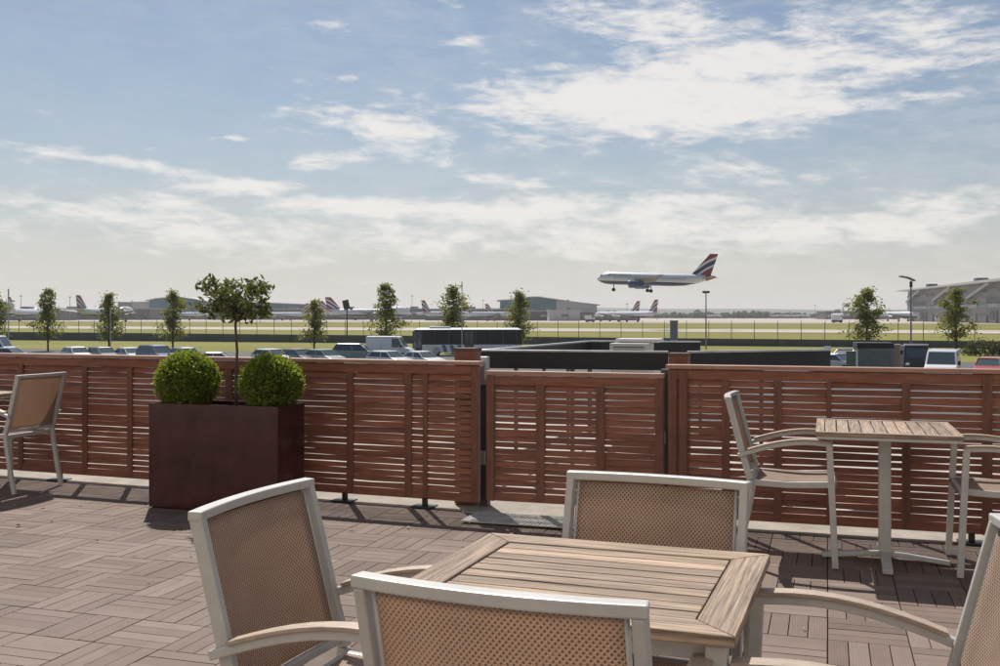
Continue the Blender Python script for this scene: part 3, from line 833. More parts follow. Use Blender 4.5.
car(218, 84, 6, 'white', 'saloon', 'long white car roof showing low behind the potted bay tree')

def van(px, dist, yaw, label, h=2.3, L=4.9):
    t = thing('panel_van', label, 'van', G(px, dist, GZ + .02), R(yaw), 'white vans')
    hw = .98; x1 = L / 2
    body = [(-x1,.38),(x1-.03,.34),(x1,.8),(x1-.35,1.08),(x1-.75,1.2),(x1-1.45,h-.06),(x1-1.75,h),(-x1+.06,h),(-x1,h-.1)]
    g = MB(); shell(body, hw, 1.15, hw - .1, g); g.build('body', white_paint, t, bevel=.06)
    # windscreen, side windows
    wx0, wz0, wx1, wz1 = x1 - .78, 1.24, x1 - 1.42, h - .12
    g = MB(); nx, nz = (wz1 - wz0), (wx0 - wx1); nl = math.hypot(nx, nz); nx, nz = nx / nl * .014, nz / nl * .014
    vs = [(wx0 + nx, -hw + .13, wz0 + nz), (wx0 + nx, hw - .13, wz0 + nz), (wx1 + nx, hw - .2, wz1 + nz), (wx1 + nx, -hw + .2, wz1 + nz)]
    vs += [(x - nx * 1.6, y, z - nz * 1.6) for x, y, z in vs]
    g.quad_faces(vs, [(0,1,2,3),(7,6,5,4),(0,4,5,1),(1,5,6,2),(2,6,7,3),(3,7,4,0)]); g.build('windscreen', glass, t)
    for s in (-1, 1):
        ww = lambda z: s * (hw - .1 * max(0, (z - 1.15)) / (h - 1.15) + .006)
        pts = [(x1 - 1.0, 1.25), (x1 - 1.42, h - .22), (x1 - 2.1, h - .22), (x1 - 2.1, 1.22)]
        g = MB(); vs = [(x, ww(z), z) for x, z in pts] + [(x, ww(z) - s * .03, z) for x, z in pts]
        g.quad_faces(vs, [(0,1,2,3),(7,6,5,4),(0,4,5,1),(1,5,6,2),(2,6,7,3),(3,7,4,0)]); g.build('side_window', glass, t)
        MB().box((x1 - 1.05, s * (hw + .1), 1.32), (.1, .16, .26)).build('mirror', black_plastic, t, bevel=.02)
        MB().box((x1 - .12, s * (hw - .25), .86), (.2, .3, .22)).build('headlight', lamp_m, t, bevel=.03)
        MB().box((-x1 + 1.6, s * (hw - .003), 1.0), (.02, .012, 1.2)).build('door_seam', dark_grey, t)
    MB().box((x1 - .02, 0, .5), (.12, 1.7, .24)).build('bumper', black_plastic, t, bevel=.03)
    wheel_set(t, (x1 - .95, -x1 + .95), hw, .34)
    return t
van(391, 104, -8, 'white panel van parked between the people carrier and the bus', 2.33, 4.8)
van(943, 68, -118, 'white van facing the viewer right of the cobra-head lamp', 2.13, 4.7)
van(-8, 106, -2, 'tall pale van at the left edge behind the silver saloon', 2.35, 5.0)

def bus():
    t = thing('bus', 'single-deck bus with white roof and dark windows parked beyond the gate', 'bus', G(467, 113, GZ + .02), R(183))
    L, hw, h = 12.0, 1.26, 3.08; x = L / 2
    # front faces local +x which points left in the photo
    prof = [(-x,.42),(x-.05,.38),(x,.9),(x-.05,1.25),(-x,1.25)]
    g = MB(); shell(prof, hw, 5, hw, g); g.build('lower_body', white_paint, t, bevel=.05)
    g = MB(); shell([(-x+.02,1.252),(x-.07,1.252),(x-.26,h-.2),(-x+.04,h-.2)], hw - .03, 1.3, hw - .08, g); g.build('window_band', mat('bus glass', (.012, .016, .02), .22, 0, spec=.3), t, bevel=.02)
    g = MB(); shell([(-x+.03,h-.198),(x-.3,h-.198),(x-.7,h),(-x+.4,h)], hw - .04, h-.198, hw - .62, g); g.build('roof', white_paint, t, bevel=.04)
    MB().box((x - 3, 0, h + .06), (2.4, 1.5, .16)).build('roof_unit', white_paint, t, bevel=.05)
    for s in (-1, 1):
        for k in range(8):
            MB().box((x - .95 - k * 1.5, s * (hw - .045), 2.06), (.1, .03, 1.6)).build('window_post', dark_grey, t)
        for xx in (x - .55, x - 6.2):
            f = MB().box((xx, s * (hw - .01), 1.65), (1.05, .035, 2.1)).build('door', dark_grey, t, bevel=.01)
            MB().box((xx - .25, s * (hw + .012), 1.7), (.36, .012, 1.7)).build('door_pane', glass, f)
            MB().box((xx + .25, s * (hw + .012), 1.7), (.36, .012, 1.7)).build('door_pane', glass, f)
        for k in range(3):
            g = MB(); g.prism([(-.15, .46), (.25, .46), (.5, 1.2), (.1, 1.2)], -.006, .006, 'y')
            g.build('stripe', COL['blue'], t, loc=(x - 3.7 - k * .85, s * (hw + .007), 0))
    wheel_set(t, (x - 2.6, -x + 3.2), hw, .48)
    MB().box((x - .16, 0, 2.62), (.1, 1.6, .3)).build('destination_box', black_plastic, t, bevel=.01)
bus()
def truck():
    t = thing('small_truck', 'small dark truck facing the viewer behind the cobra-head lamp pole', 'truck', G(911, 78, GZ + .02), R(-100))
    shell_ = [(-.2,.5),(1.9,.45),(1.95,1.15),(1.75,2.1),(1.5,2.18),(-.2,2.18)]
    g = MB(); shell(shell_, .92, 1.2, .84, g); g.build('cab', dark_grey, t, bevel=.05)
    MB().box((1.89, 0, 1.58), (.03, 1.5, .72), Matrix.Rotation(R(-12), 3, 'Y')).build('windscreen', glass, t, bevel=.01)
    MB().box((-1.6, 0, 1.35), (2.7, 1.9, 1.5)).build('cargo_box', dark_grey, t, bevel=.03)
    MB().box((1.72, 0, 2.23), (.34, 1.7, .11)).build('sun_visor', white_paint, t, bevel=.02)
    for s in (-1, 1):
        MB().box((1.96, s * .66, .8), (.05, .28, .2)).build('headlight', lamp_m, t, bevel=.02)
        MB().box((1.8, s * 1.05, 1.65), (.08, .2, .34)).build('mirror', black_plastic, t, bevel=.02)
    wheel_set(t, (1.1, -2.0), .95, .38)
truck()
def container():
    t = thing('storage_container', 'grey-green storage container with dark top edge below the dense tree', 'container', G(873, 71, GZ + .02), -TH + R(6))
    MB().box((0, 0, 1.1), (2.3, 2.2, 2.15)).build('body', mat('grey green container', (.17, .20, .19), .6, 0, .15, 2, dirt=.3), t, bevel=.02)
    MB().box((0, 0, 2.36), (2.4, 2.3, .36)).build('top_edge', black_paint, t, bevel=.02)
    for i in range(9): MB().box((-1.0 + i * .25, -1.115, 1.1), (.06, .03, 1.9)).build('rib', MATS['grey green container'], t)
container()
t = thing('brick_pillar', 'pale buff brick pillar with flat stone cap right of the grey container', 'pillar', G(895, 72, GZ), -TH)
MB().box((0, 0, 1.15), (.6, .6, 2.3)).build('shaft', mat('buff brick', (.36, .28, .22), .85, 0, .25, 12, bump=.4), t, bevel=.01)
MB().box((0, 0, 2.36), (.76, .76, .1)).build('cap', concrete, t, bevel=.01)
t = thing('utility_cabinet', 'slim green utility cabinet left of the grey container', 'cabinet', G(851, 68, GZ), -TH)
MB().box((0, 0, 1.0), (.62, .5, 2.0)).build('cabinet_body', mat('cabinet green', (.12, .16, .11), .6, 0, .1, 3), t, bevel=.02)
MB().box((0, 0, 2.03), (.68, .56, .05)).build('lid', MATS['cabinet green'], t, bevel=.01)
t = thing('notice_box', 'small white box on a short post at the balustrade end', 'box', G(827.5, 55, GZ), -TH)
MB().box((0, 0, 2.61), (.36, .2, .30)).build('box_body', white_paint, t, bevel=.02)
MB().tube([(0, 0, 0), (0, 0, 2.46)], .04, 8).build('post', grey_paint, t)
t = thing('grey_column', 'grey square ventilation column standing beyond the black bands, left of the tall lamp', 'column', G(674, 60, GZ), -TH)
MB().box((0, 0, 2.03), (.4, .4, 4.06)).build('shaft', grey_paint, t, bevel=.01)
MB().box((0, 0, 4.1), (.46, .46, .07)).build('cap', dark_grey, t, bevel=.01)

# ------------------------------------------------------------------ lamps and poles
def lamp_post(px, dist, top_y, kind, label, m=grey_paint, r=.06):
    p = G(px, dist); h = EYE - GZ + (HZ - top_y) / F * dist
    t = thing('lamp_post', label, 'lamp post', p, 0, 'lamp posts round the car park')
    MB().tube([(0,0,0),(0,0,h)], [r * 1.4, r], 10).build('pole', m, t)
    MB().box((0, 0, .02), (.3, .3, .04)).build('base_plate', m, t)
    if kind == 'double':
        for s in (-1, 1): MB().box((s * .24, 0, h + .12), (.42, .4, .3)).build('lamp_head', dark_grey, t, bevel=.03)
    elif kind == 'cobra':
        g = MB(); g.sweep([(.32, 0, h + .02), (-.30, 0, h + .30), (-1.0, 0, h + .42)], (0, 1, 0), .5, .13); g.build('lamp_head', grey_paint, t, bevel=.03)
        MB().box((0, 0, h - .3), (.2, .2, .5)).build('bracket', dark_grey, t)
    elif kind == 'panel':
        MB().box((-.15, 0, h + .55), (1.1, .12, 1.7), Matrix.Rotation(R(-12), 3, 'Y')).build('lamp_head', dark_grey, t, bevel=.02)
        MB().box((.75, 0, h - .15), (.5, .3, .25)).build('side_light', dark_grey, t)
    elif kind == 'slim':
        MB().box((0, 0, h - .3), (.12, .12, .9)).build('lamp_head', m, t, bevel=.02)
    return t
pale_pole = mat('pale pole paint', (.45, .47, .46), .5, .2)
lamp_post(706, 134, 293, 'double', 'tall thin lamp post with twin dark heads below the flying jet', grey_paint, .07)
lamp_post(911, 90, 281, 'cobra', 'tall lamp post with flat tilted head before the big terminal', grey_paint, .06)
lamp_post(347, 178, 308, 'panel', 'floodlight post with dark square panel against the jumbo jet', dark_grey, .09)
lamp_post(462, 110, 283, 'slim', 'thin pale lamp post beside the wide tree over the bus', pale_pole, .045)
lamp_post(8.5, 120, 290, 'slim', 'thin pale pole at the far left in front of the jet nose', pale_pole, .05)
lamp_post(110.5, 115, 309, 'slim', 'short pale pole in front of the third young tree', pale_pole, .045)
for i, (px, yt, dd) in enumerate([(21,296,900),(70,297,900),(412,296,1000),(511,298,900),(568,300,900),(657,303,1100),(627,304,1000),(483,300,1100),(815,305,1300),(881,303,1000),(132,301,1000)]):
    p = G(px, dd); h = EYE - GZ + (HZ - yt) / F * dd
    t = thing('floodlight_mast', ('leftmost far floodlight mast, beside the taxiing jet nose','thin mast just left of the first red-tailed jet','thin mast above the nose of the jumbo jet','thin mast over the middle of the central hangar','thin mast at the right part of the central hangar','thin mast between the two right-leaning tails','short mast left of the right-leaning tails','thin mast left of the central hangar','thin mast on the horizon left of the dense right tree','thin mast between the dense tree and the big terminal','thin mast over the low roofs left of the glass hangar')[i], 'mast', p, 0, 'far floodlight masts')
    MB().tube([(0,0,0),(0,0,h)], [.35, .18], 6).build('mast_pole', grey_paint, t)
    MB().box((0,0,h), (2.2, .5, .7)).build('lamp_bar', grey_paint, t)

# ================================================================== AIRCRAFT
def jet_materials():
    m = bpy.data.materials.new('airliner fuselage paint'); m.use_nodes = True; t = NT(m.node_tree)
    p = m.node_tree.nodes['Principled BSDF']; x, y, z = t.sep(t.n('ShaderNodeTexCoord').outputs['Object'])
    # painted navy belly, pale grey-white above; radius-normalised coordinate: object is built at radius 1
    lvl = t.m('ADD', z, t.m('MULTIPLY', t.rng(x, -19, -9, .9, 0), -1))
    c = t.ramp(t.rng(lvl, -1, 1), [(0, (.02, .03, .09)), (.27, (.02, .03, .09)), (.275, (.60, .62, .65)), (1, (.74, .75, .77))], 'CONSTANT')
    t.put(p.inputs['Base Color'], c); p.inputs['Roughness'].default_value = .3; p.inputs['Coat Weight'].default_value = .3
    f = bpy.data.materials.new('airliner fin paint'); f.use_nodes = True; t = NT(f.node_tree)
    p = f.node_tree.nodes['Principled BSDF']; x, y, z = t.sep(t.n('ShaderNodeTexCoord').outputs['Object'])
    q = t.m('ADD', z, t.m('MULTIPLY', x, .62)); q = t.m('ADD', q, t.m('MULTIPLY', t.m('SINE', t.m('MULTIPLY', x, 1.3)), .12))
    red, navy, wh = (.27, .02, .032), (.022, .035, .10), (.68, .69, .72)
    c = t.ramp(t.rng(q, -1.6, 5.2), [(0, red), (.30, wh), (.38, navy), (.53, wh), (.62, red), (.84, wh)], 'CONSTANT')
    t.put(p.inputs['Base Color'], c); p.inputs['Roughness'].default_value = .35
    return m, f
jet_m, fin_m = jet_materials()
jet_grey = mat('airliner wing grey', (.15, .155, .16), .4, .2)
jet_navy = mat('airliner engine blue', (.035, .06, .17), .25, 0, coat=.5)
jet_red = mat('airliner tail cone red', (.40, .045, .05), .4)
def wing_mesh(root, tip, rc, tc, th, m, name, parent, twist=0):
    root, tip = Vector(root), Vector(tip); g = MB(); vs = []
    n = 8
    for c, ch, tk in ((root, rc, th), (tip, tc, th * tc / rc)):
        for k in range(n):
            a = 2 * math.pi * k / n
            px_ = math.cos(a) * .5 * ch; pz = math.sin(a) * .5 * tk * (1 - .35 * (-math.cos(a)) ) 
            vs.append(c + (Vector((px_, 0, pz)) if abs(tip.z - root.z) < abs(tip.y - root.y) + .01 else Vector((px_, pz, 0))))
    fs = [tuple(range(n)), tuple(range(2*n-1, n-1, -1))] + [(k, k+n, (k+1) % n + n, (k+1) % n) for k in range(n)]
    g.quad_faces(vs, fs); return g.build(name, m, parent, smooth=False)
def make_jet(L, D, span, H, engines, hump, label, gear=True, text=False):
    """nose towards +x; the origin lies on the ground plane under the middle of the fuselage"""
    t = thing('airliner', label, 'aeroplane')
    r = D / 2; cz = r + D * .55; x1 = L / 2
    g = MB(); n = 24; st = [(x1, .02, -.22), (x1-.02*L, .38, -.16), (x1-.045*L, .68, -.08), (x1-.08*L, .92, -.02), (x1-.12*L, 1, 0), (-x1+.36*L, 1, 0), (-x1+.25*L, .93, .06), (-x1+.14*L, .68, .27), (-x1+.06*L, .40, .47), (-x1, .10, .62)]
    vs = []
    for x, rr, dz in st:
        for k in range(n):
            a = 2 * math.pi * k / n; vs.append((x / r, rr * math.sin(a), dz + rr * math.cos(a)))
    fs = [tuple(range(n)), tuple(range(n*(len(st)-1)+n-1, n*(len(st)-1)-1, -1))]
    for i in range(len(st)-1):
        for k in range(n): fs.append((n*i+k, n*(i+1)+k, n*(i+1)+(k+1) % n, n*i+(k+1) % n))
    g.quad_faces(vs, fs)
    if hump: g.sphere((x1 / r * .70, 0, .62), (x1 / r * .26, .74, .82), 20, 12)
    fu = g.build('fuselage', jet_m, t, smooth=True, loc=(0, 0, cz)); fu.scale = (r, r, r)
    if text:
        for s in (-1, 1):
            cu = bpy.data.curves.new('lettering', 'FONT'); cu.body = 'BRITISH AIRWAYS'; cu.size = .9; cu.extrude = .01
            to = bpy.data.objects.new('tmp', cu); C.objects.link(to); bpy.context.view_layer.update()
            me = bpy.data.meshes.new_from_object(to); bpy.data.objects.remove(to)
            o = bpy.data.objects.new('lettering', me); C.objects.link(o); o.parent = t; me.materials.clear(); me.materials.append(jet_navy)
            o.rotation_euler = (R(75), 0, R(180) if s > 0 else 0)
            o.location = (x1 - 4.0 if s > 0 else x1 - 11.0, s * (r * .955), cz + r * .34)
    g = MB()
    for s in (-1, 1):
        k = 0; x = x1 - .16 * L
        while x > -x1 + .24 * L:
            g.box((x, s * r * .992, cz + .12 * r), (.26, .04, .36), None); x -= .75
    tag(g.build('window_row', glass, t), kind='stuff')
    g = MB(); xx = x1 - .045 * L
    for s in (-1, 1): g.box((xx - .25, s * r * .40, cz + r * (.34 if not hump else 1.16)), (.5, r * .62, .55), Matrix.Rotation(R(s * -32), 3, 'Z'))
    g.build('cockpit_window', glass, t)
    sw = span / 2
    for s in (-1, 1):
        wing_mesh((L*.11, s * r * .5, cz - r * .55), (L*.11 - sw * .50, s * sw, cz - r * .55 + sw * .115), L * .19, L * .04, L * .019, jet_grey, 'wing', t)
        wing_mesh((-x1 + .075*L, s * r * .2, cz + r * .35), (-x1 + .075*L - sw * .17, s * sw * .36, cz + r * .6), L * .085, L * .035, L * .009, jet_grey, 'tailplane', t)
        for e in range(engines // 2):
            ey = s * sw * (.34 + .28 * e); ex = L * .11 - abs(ey) * .50 + L * .085
            er = D * (.31 if text else .27); ez = cz - r * .55 + abs(ey) * .115 - er * 1.15
            o = MB().tube([(ex + 2.2*er, ey, ez), (ex + 1.9*er, ey, ez), (ex, ey, ez), (ex - 1.6*er, ey, ez)], [er * .93, er, er * .95, er * .6], 18).build('engine', jet_navy if text else jet_grey, t, smooth=False)
            MB().tube([(ex + 2.21*er, ey, ez), (ex + 2.26*er, ey, ez)], [er * .8, er * .78], 16).build('intake', dark_grey, o)
            MB().tube([(ex + 2.2*er, ey, ez), (ex + 2.3*er, ey, ez)], [er * .94, er * .93], 16).build('intake_lip', jet_grey, o)
            MB().box((ex - .2 * er, ey, ez + er * 1.1), (er * 2.2, .3, er * .5)).build('pylon', jet_grey, o)
    # fin, drawn in the x-z plane, scaled so its height is 5.2 units
    fh = H - (cz + r * .8); k = fh / 5.2
    ch = .158 * L / k; top = .068 * L / k
    g = MB(); xr = 0
    lean = fh * .78 / k
    g.prism([(ch*.62, -.9), (ch*.55, 0), (ch*.5 - lean + .1, 5.0), (ch*.5 - lean - .1, 5.2), (ch*.5 - lean - top, 5.2), (-ch*.48, 0), (-ch*.4, -.9)], -.16/k, .16/k, 'y')
    f = g.build('fin', fin_m, t, loc=(-x1 + .115 * L, 0, cz + r * .8)); f.scale = (k, k, k)
    if text: MB().tube([(-x1 + .075*L, 0, cz + r*.44), (-x1 + .03*L, 0, cz + r*.53), (-x1 - .002*L, 0, cz + r*.62)], [r*.50, r*.29, r*.12], 18).build('tail_cone', jet_red, t, smooth=True)
    if gear:
        for gx, gy, nm in ((x1 - .15*L, 0, 'nose_gear'), (.045*L, span*.105, 'main_gear'), (.045*L, -span*.105, 'main_gear')):
            wr = D * .14
            o = MB().tube([(gx, gy, cz - r * .6), (gx, gy, wr)], .15 * D / 4, 8).build(nm, jet_grey, t)
            MB().tube([(gx, gy - .25*D/4*1.6, wr), (gx, gy + .25*D/4*1.6, wr)], wr, 16).build('wheel', rubber, o)
    return t, cz
hero, cz = make_jet(37.6, 4.05, 34.1, 12.7, 2, False, 'airliner with red, white and blue fin flying low over the runway with its wheels down', True, True)
hero['category'] = 'aeroplane'
c = P(654.5, 279.3, 324)
hero.location = (c.x, c.y, c.z - cz); hero.rotation_euler = (0, R(-2.2), R(180 - 17))
protos = {}
def parked(kind, px_tail, px_nose, d_tail, label, nearer=False):
    spec = dict(small=(37.6, 4.05, 34, 11.9, 2, False), mid=(54.9, 5.1, 47.5, 15.9, 2, False), jumbo=(70.0, 6.6, 64, 19.4, 4, True))[kind]
    L = spec[0]; best = None
    tail = G(px_tail, d_tail); kk = (px_nose - 500) / F
    for i in range(-88, 89):
        a = R(i)
        for flip in (0, 1):
            dx_, dy_ = math.cos(a), math.sin(a)
            if flip: dx_ = -dx_
            if (dy_ < 0) != nearer: continue
            nx, ny = tail.x + L * .95 * dx_, tail.y + L * .95 * dy_
            e = abs(nx / ny - kk)
            if best is None or e < best[0]: best = (e, dx_, dy_)
    _, dx_, dy_ = best; mid_ = Vector((tail.x + L * .45 * dx_, tail.y + L * .45 * dy_, GZ + .06)); rz = math.atan2(dy_, dx_)
    if kind not in protos:
        t, _ = make_jet(*spec, label); protos[kind] = t; t.location = mid_; t.rotation_euler = (0, 0, rz); t['group'] = 'jets standing on the apron'
    else: t = dup(protos[kind], mid_, rz, label)
    return t
parked('jumbo', 328, 414, 815, 'four-engined jumbo jet with striped fin standing behind the floodlight panel post')
parked('jumbo', 320.5, 420, 1020, 'jumbo jet mostly hidden behind the nearer jumbo, only its fin showing left of it')
parked('jumbo', 78, 134, 735, 'red-finned jet parked behind the second and third young trees')
parked('jumbo', -148, 18, 385, 'large jet on the runway at the left edge, only its nose in view')
parked('jumbo', 9, 45, 800, 'jet behind the runway jet nose at the far left, its striped fin above it')
parked('mid', 307, 268, 930, 'pale jet with white fin right of the potted bay tree')
parked('mid', 204, 168, 930, 'pale jet before the glass hangar, tail behind the bay tree crown')
parked('mid', 423.5, 470, 750, 'jet with red-striped fin just left of the wide tree over the bus')
parked('mid', 464, 515, 850, 'jet with striped fin just right of the thin pale lamp post')
parked('mid', 487, 530, 980, 'small distant striped fin directly left of the central glass hangar')
parked('mid', 638, 594, 790, 'white jet parked under the flying aircraft, its fin leaning right')
parked('mid', 656, 612, 720, 'farther jet with red-striped fin right of the white parked jet')
parked('small', 770, 790, 1800, 'tiny far jet on the horizon right of the tall twin lamp', )
parked('small', 790, 812, 1750, 'tiny far jet with dark fin, midway between twin lamp and dense tree')
parked('small', 706, 722, 1700, 'tiny far jet just right of the twin-headed lamp post')
parked('mid', 843, 830, 1300, 'far jet with reddish fin left of the dense right-hand tree')
parked('mid', 930, 880, 800, 'long pale jet parked in front of the left end of the big terminal')

# ================================================================== FAR BUILDINGS
teal = mat('teal hangar glass', (.035, .15, .20), .3, .0, .25, .05)
pale_clad = mat('pale cladding', (.50, .50, .49), .6, 0, .06, .1)
mid_clad = mat('grey cladding', (.22, .22, .23), .6, 0, .12, .1)
roof_m = mat('grey roof sheet', (.42, .42, .42), .5, 0, .08, .1)
low_clad = mat('dark low buildings', (.12, .12, .13), .7, 0, .3, .05)
def hangar(px0, px1, dist, label, tops, glass_frac, depth=80, base_m=teal):
    """front wall from px0 to px1 at a distance; tops = list of (fraction, top y in the photo)"""
    a, b = G(px0, dist, 0), G(px1, dist, 0); wd = b.x - a.x
    t = thing('hangar', label, 'hangar', (a.x, dist, GZ), 0)
    hz = lambda y: EYE - GZ + (HZ - y) / F * dist
    prof = [(f * wd, hz(y)) for f, y in tops]
    cut = glass_frac * wd
    def clip(lo, hi):
        pts = [(x, z) for x, z in prof if lo <= x <= hi]
        def at(x):
            for (xa, za), (xb, zb) in zip(prof, prof[1:]):
                if xa <= x <= xb: return za + (zb - za) * (x - xa) / (xb - xa)
        if not pts or pts[0][0] > lo: pts = [(lo, at(lo))] + pts
        if pts[-1][0] < hi: pts = pts + [(hi, at(hi))]
        return pts
    pa = clip(0, cut); MB().prism([(0, 0)] + pa + [(cut, 0)], 0, depth, 'y').build('glass_front', base_m, t)
    if glass_frac < 1:
        pb = clip(cut + .05, wd); MB().prism([(cut + .05, 0)] + pb + [(wd, 0)], 0, depth, 'y').build('clad_wall', pale_clad, t)
    g = MB()
    up = [(x, z + 1.0) for x, z in prof]
    up[0] = (up[0][0] - 3, up[0][1]); up[-1] = (up[-1][0] + 3, up[-1][1])
    lo_ = [(x, z + .02) for x, z in prof]; lo_[0] = (lo_[0][0] - 3, lo_[0][1]); lo_[-1] = (lo_[-1][0] + 3, lo_[-1][1])
    g.prism(lo_ + up[::-1], -4, depth + 3, 'y'); g.build('roof', roof_m, t)
    n = max(4, int(cut / 9))
    for i in range(1, n):
        x = cut * i / n
        zz = [z for xx, z in clip(0, cut)]; 
        MB().box((x, -.25, min(zz) / 2), (.5, .4, min(zz) - .4)).build('mullion', mid_clad, t)
    g = MB(); g.box((wd / 2, -.5, 3), (wd * .9, .8, 6)); g.build('door_band', mid_clad, t)
    return t
hangar(149, 215, 1250, 'arched teal glass hangar left of the potted bay tree', [(0, 301), (.12, 299), (.3, 297.8), (.5, 297.8), (.7, 299.5), (.85, 301.5), (1, 303)], .999)
hangar(216.5, 306, 1300, 'long flat teal hangar right of the potted bay tree', [(0, 302.5), (.5, 303), (1, 305)], .999)
hangar(500, 597, 1050, 'central hangar with teal glass left half and pale right wall', [(0, 301), (.15, 300), (.3, 297.6), (.4, 297.4), (.58, 300), (.8, 303), (1, 305.5)], .58)
hangar(118, 147, 1300, 'low open-roofed hangar left of the arched teal hangar', [(0, 302.5), (.5, 302.8), (1, 302.3)], .5, 60, mid_clad)
def lowb(px0, px1, dist, ytop, label, m=low_clad, seed=0):
    a, b = G(px0, dist), G(px1, dist); h = EYE - GZ + (HZ - ytop) / F * dist; wd = b.x - a.x
    rnd = random.Random(seed + int(px0))
    t = thing('terminal_building', label, 'building', (a.x, dist, GZ), 0)
    MB().box((wd / 2, 20, h / 2), (wd, 40, h)).build('wall', m, t)
    MB().box((wd / 2, 20, h + .4), (wd + 2, 42, .8)).build('roof', roof_m, t)
    k = max(3, min(14, int(wd / 12)))
    for i in range(k):
        x = wd * (i + .5) / k
        MB().box((x, -.3, h * rnd.uniform(.3, .62)), (wd / k * rnd.uniform(.4, .8), .5, h * rnd.uniform(.15, .35))).build('window', glass if i % 2 else pale_clad, t)
    for i in range(max(1, k // 3)):
        MB().box((wd * rnd.random() * .9 + wd * .05, 12, h + 1.7), (rnd.uniform(4, 9), 6, 2.2)).build('plant_room', mid_clad, t)
lowb(-90, 60, 1000, 309.5, 'long dark low terminal behind the taxiing jet at the far left')
lowb(60, 150, 1120, 309, 'low grey terminal behind the first red-finned jet')
lowb(205, 330, 1150, 309.5, 'low dark terminal in front of the flat teal hangar')
lowb(330, 425, 1180, 309, 'low terminal behind the jumbo jet')
lowb(425, 520, 1000, 309.5, 'dark pier building behind the bus and lamp post')
lowb(549, 580, 900, 310.5, 'pale flat building in front of the central hangar', pale_clad)
lowb(520, 549, 940, 311.5, 'low dark building at the foot of the central glass hangar')
lowb(580, 640, 1000, 312, 'low dark building between central hangar and white jet')
lowb(826, 900, 1350, 311.5, 'low far terminal behind the dense right-hand tree')

def terminal():
    a, b = Vector((338, 845, GZ)), Vector((262, 380, GZ)); dr = b - a; L = dr.length; rz = math.atan2(dr.y, dr.x)
    t = thing('large_terminal', 'huge pale terminal with overhanging roof at the far right edge', 'building', a, rz)
    H = 25.0; dep = -90          # local x towards us, the visible face is at local y = 0, body behind it (+y is right side)
    s = 1
    MB().box((L / 2, 45, H / 2 - .3), (L, 90, H - .6)).build('wall', mid_clad, t)
    g = MB(); g.prism([(-4, H + .5), (L * .5, H + 1.2), (L, H + .8), (L, H - .3), (-3, H - .3)], -9, 96, 'y'); g.build('roof', roof_m, t)
    n = 22; bw = L / n
    rnd = random.Random(5)
    for i in range(n):
        x = bw * (i + .5)
        hp = rnd.uniform(4, 8); MB().box((x, -.5, hp / 2), (bw * rnd.uniform(.6, .9), .9, hp)).build('lower_panel', pale_clad if rnd.random() < .3 else mid_clad, t)
        MB().box((x, -.4, 10.8), (bw * .96, .7, 2.4)).build('glazed_band', glass if i % 3 else teal, t)
        MB().box((x, -.45, 14.2), (bw * .98, .8, 3.0)).build('upper_panel', low_clad if i % 3 else mid_clad, t)
        MB().box((x, -.42, 20.3), (bw * .97, .7, 1.6)).build('louvre_band', low_clad if i % 2 else mid_clad, t)
        if i % 4 == 1: MB().sweep([(x - bw * 1.6, -1.2, 15.8), (x + bw * 1.4, -5.5, H - .5)], (0, 1, 0), .8, 1.6).build('strut', roof_m, t)
        if rnd.random() < .45: MB().box((x, -1.1, 4.6), (bw * .4, .6, 5)).build('dark_bay', dark_grey, t)
    for x in (52, 178, 260, 340): MB().box((x, 6, H + 2.6), (7, 7, 3.4)).build('roof_vent', dark_grey, t)
terminal()
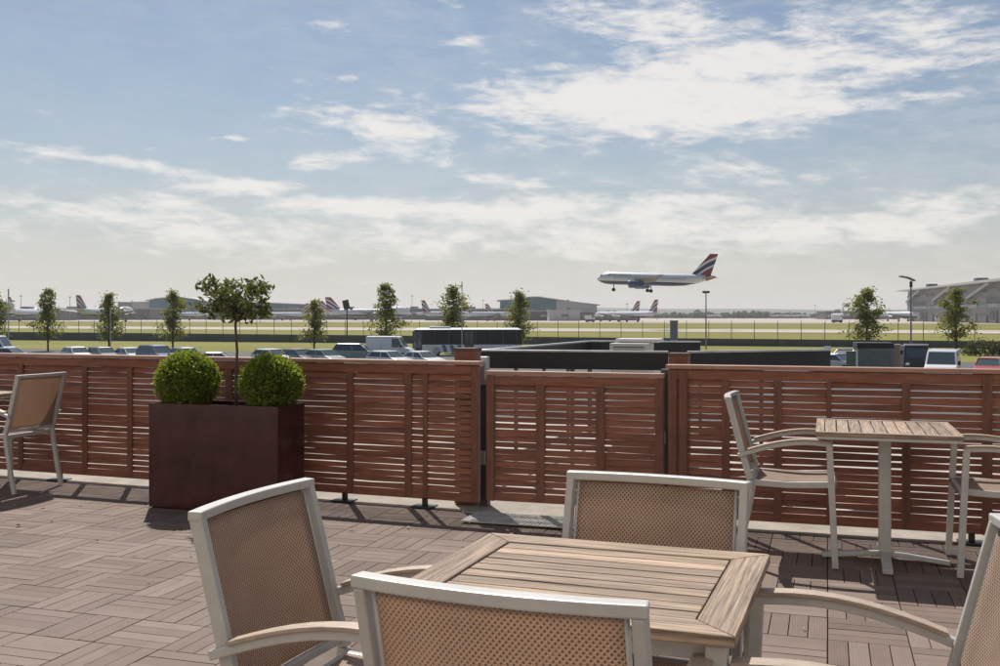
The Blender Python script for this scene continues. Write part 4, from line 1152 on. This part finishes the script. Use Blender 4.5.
# airport vehicle near the grass
def tug(px, dist, label):
    t = thing('service_truck', label, 'truck', G(px, dist, GZ + .06), R(170))
    MB().box((0, 0, 1.2), (6.5, 2.4, 1.4)).build('chassis', dark_grey, t, bevel=.1)
    MB().box((1.0, 0, 3.4), (4.6, 2.5, 2.8)).build('cargo_box', white_paint, t, bevel=.1)
    MB().box((-2.6, 0, 2.7), (1.3, 2.3, 1.6)).build('cab', white_paint, t, bevel=.1)
    for x in (-2.2, 2.0):
        for s in (-1, 1): MB().tube([(x, s*.9, .5), (x, s*1.25, .5)], .5, 12).build('wheel', rubber, t)
tug(837, 640, 'white service truck on the apron left of the dense tree')
tug(590, 700, 'pale service truck at the nose of the white parked jet')

# distant wood and hills
def woods(name, az0, az1, dist, hmin, hmax, depth, n, seed, m):
    rnd = random.Random(seed); g = MB()
    for k in range(n):
        px = az0 + (az1 - az0) * rnd.random(); dd = dist + depth * rnd.random(); p = G(px, dd)
        h = rnd.uniform(hmin, hmax) * (1.0 if rnd.random() < .9 else 1.5)
        g.sphere((p.x, p.y, GZ + h * .5), (h * rnd.uniform(.3, .6), h * .5, h * .55), 8, 6, rnd.random())
    return tag(g.build(name, m), kind='stuff')
wood_m = mat('distant woodland', (.035, .045, .028), .9, 0, .4, .05, tone=.4, bump=1., bscale=.4)
woods('woodland', 560, 1100, 1900, 4, 9, 350, 2200, 3, wood_m)
woods('woodland', 690, 800, 1800, 7, 11, 150, 110, 4, wood_m)
woods('woodland', -500, 620, 1900, 5, 10, 350, 1200, 5, wood_m)
hill_m = mat('far hills', (.05, .065, .045), .95, 0, .4, .0015)
g = MB(); rnd = random.Random(9); ph = [rnd.uniform(0, 6) for _ in range(4)]
def hill(i, j):
    x = -7000 + 14000 * i; y = 5200 + 3000 * j
    h = 52 + 12 * math.sin(i * 9 + ph[0]) + 7 * math.sin(i * 23 + ph[1]) + 4 * math.sin(i * 61 + ph[2])
    return (x, y, GZ - 1 + h * math.sin(j * math.pi * .5) ** .5)
g.grid(hill, 160, 8); tag(g.build('hills', hill_m, smooth=True), kind='structure')

# ================================================================== HAZE
hz = MB().box((0, 5400, (GZ - 1 + 110) / 2), (17000, 12000, 110 - GZ + 1))
vm = bpy.data.materials.new('haze'); vm.use_nodes = True; nt = vm.node_tree; nt.nodes.remove(nt.nodes['Principled BSDF'])
pv = nt.nodes.new('ShaderNodeVolumePrincipled'); pv.inputs['Color'].default_value = (1, .97, .95, 1); pv.inputs['Density'].default_value = .00012
pv.inputs['Anisotropy'].default_value = .2
nt.links.new(pv.outputs[0], nt.nodes['Material Output'].inputs['Volume'])
o = hz.build('haze', vm); tag(o, kind='stuff')
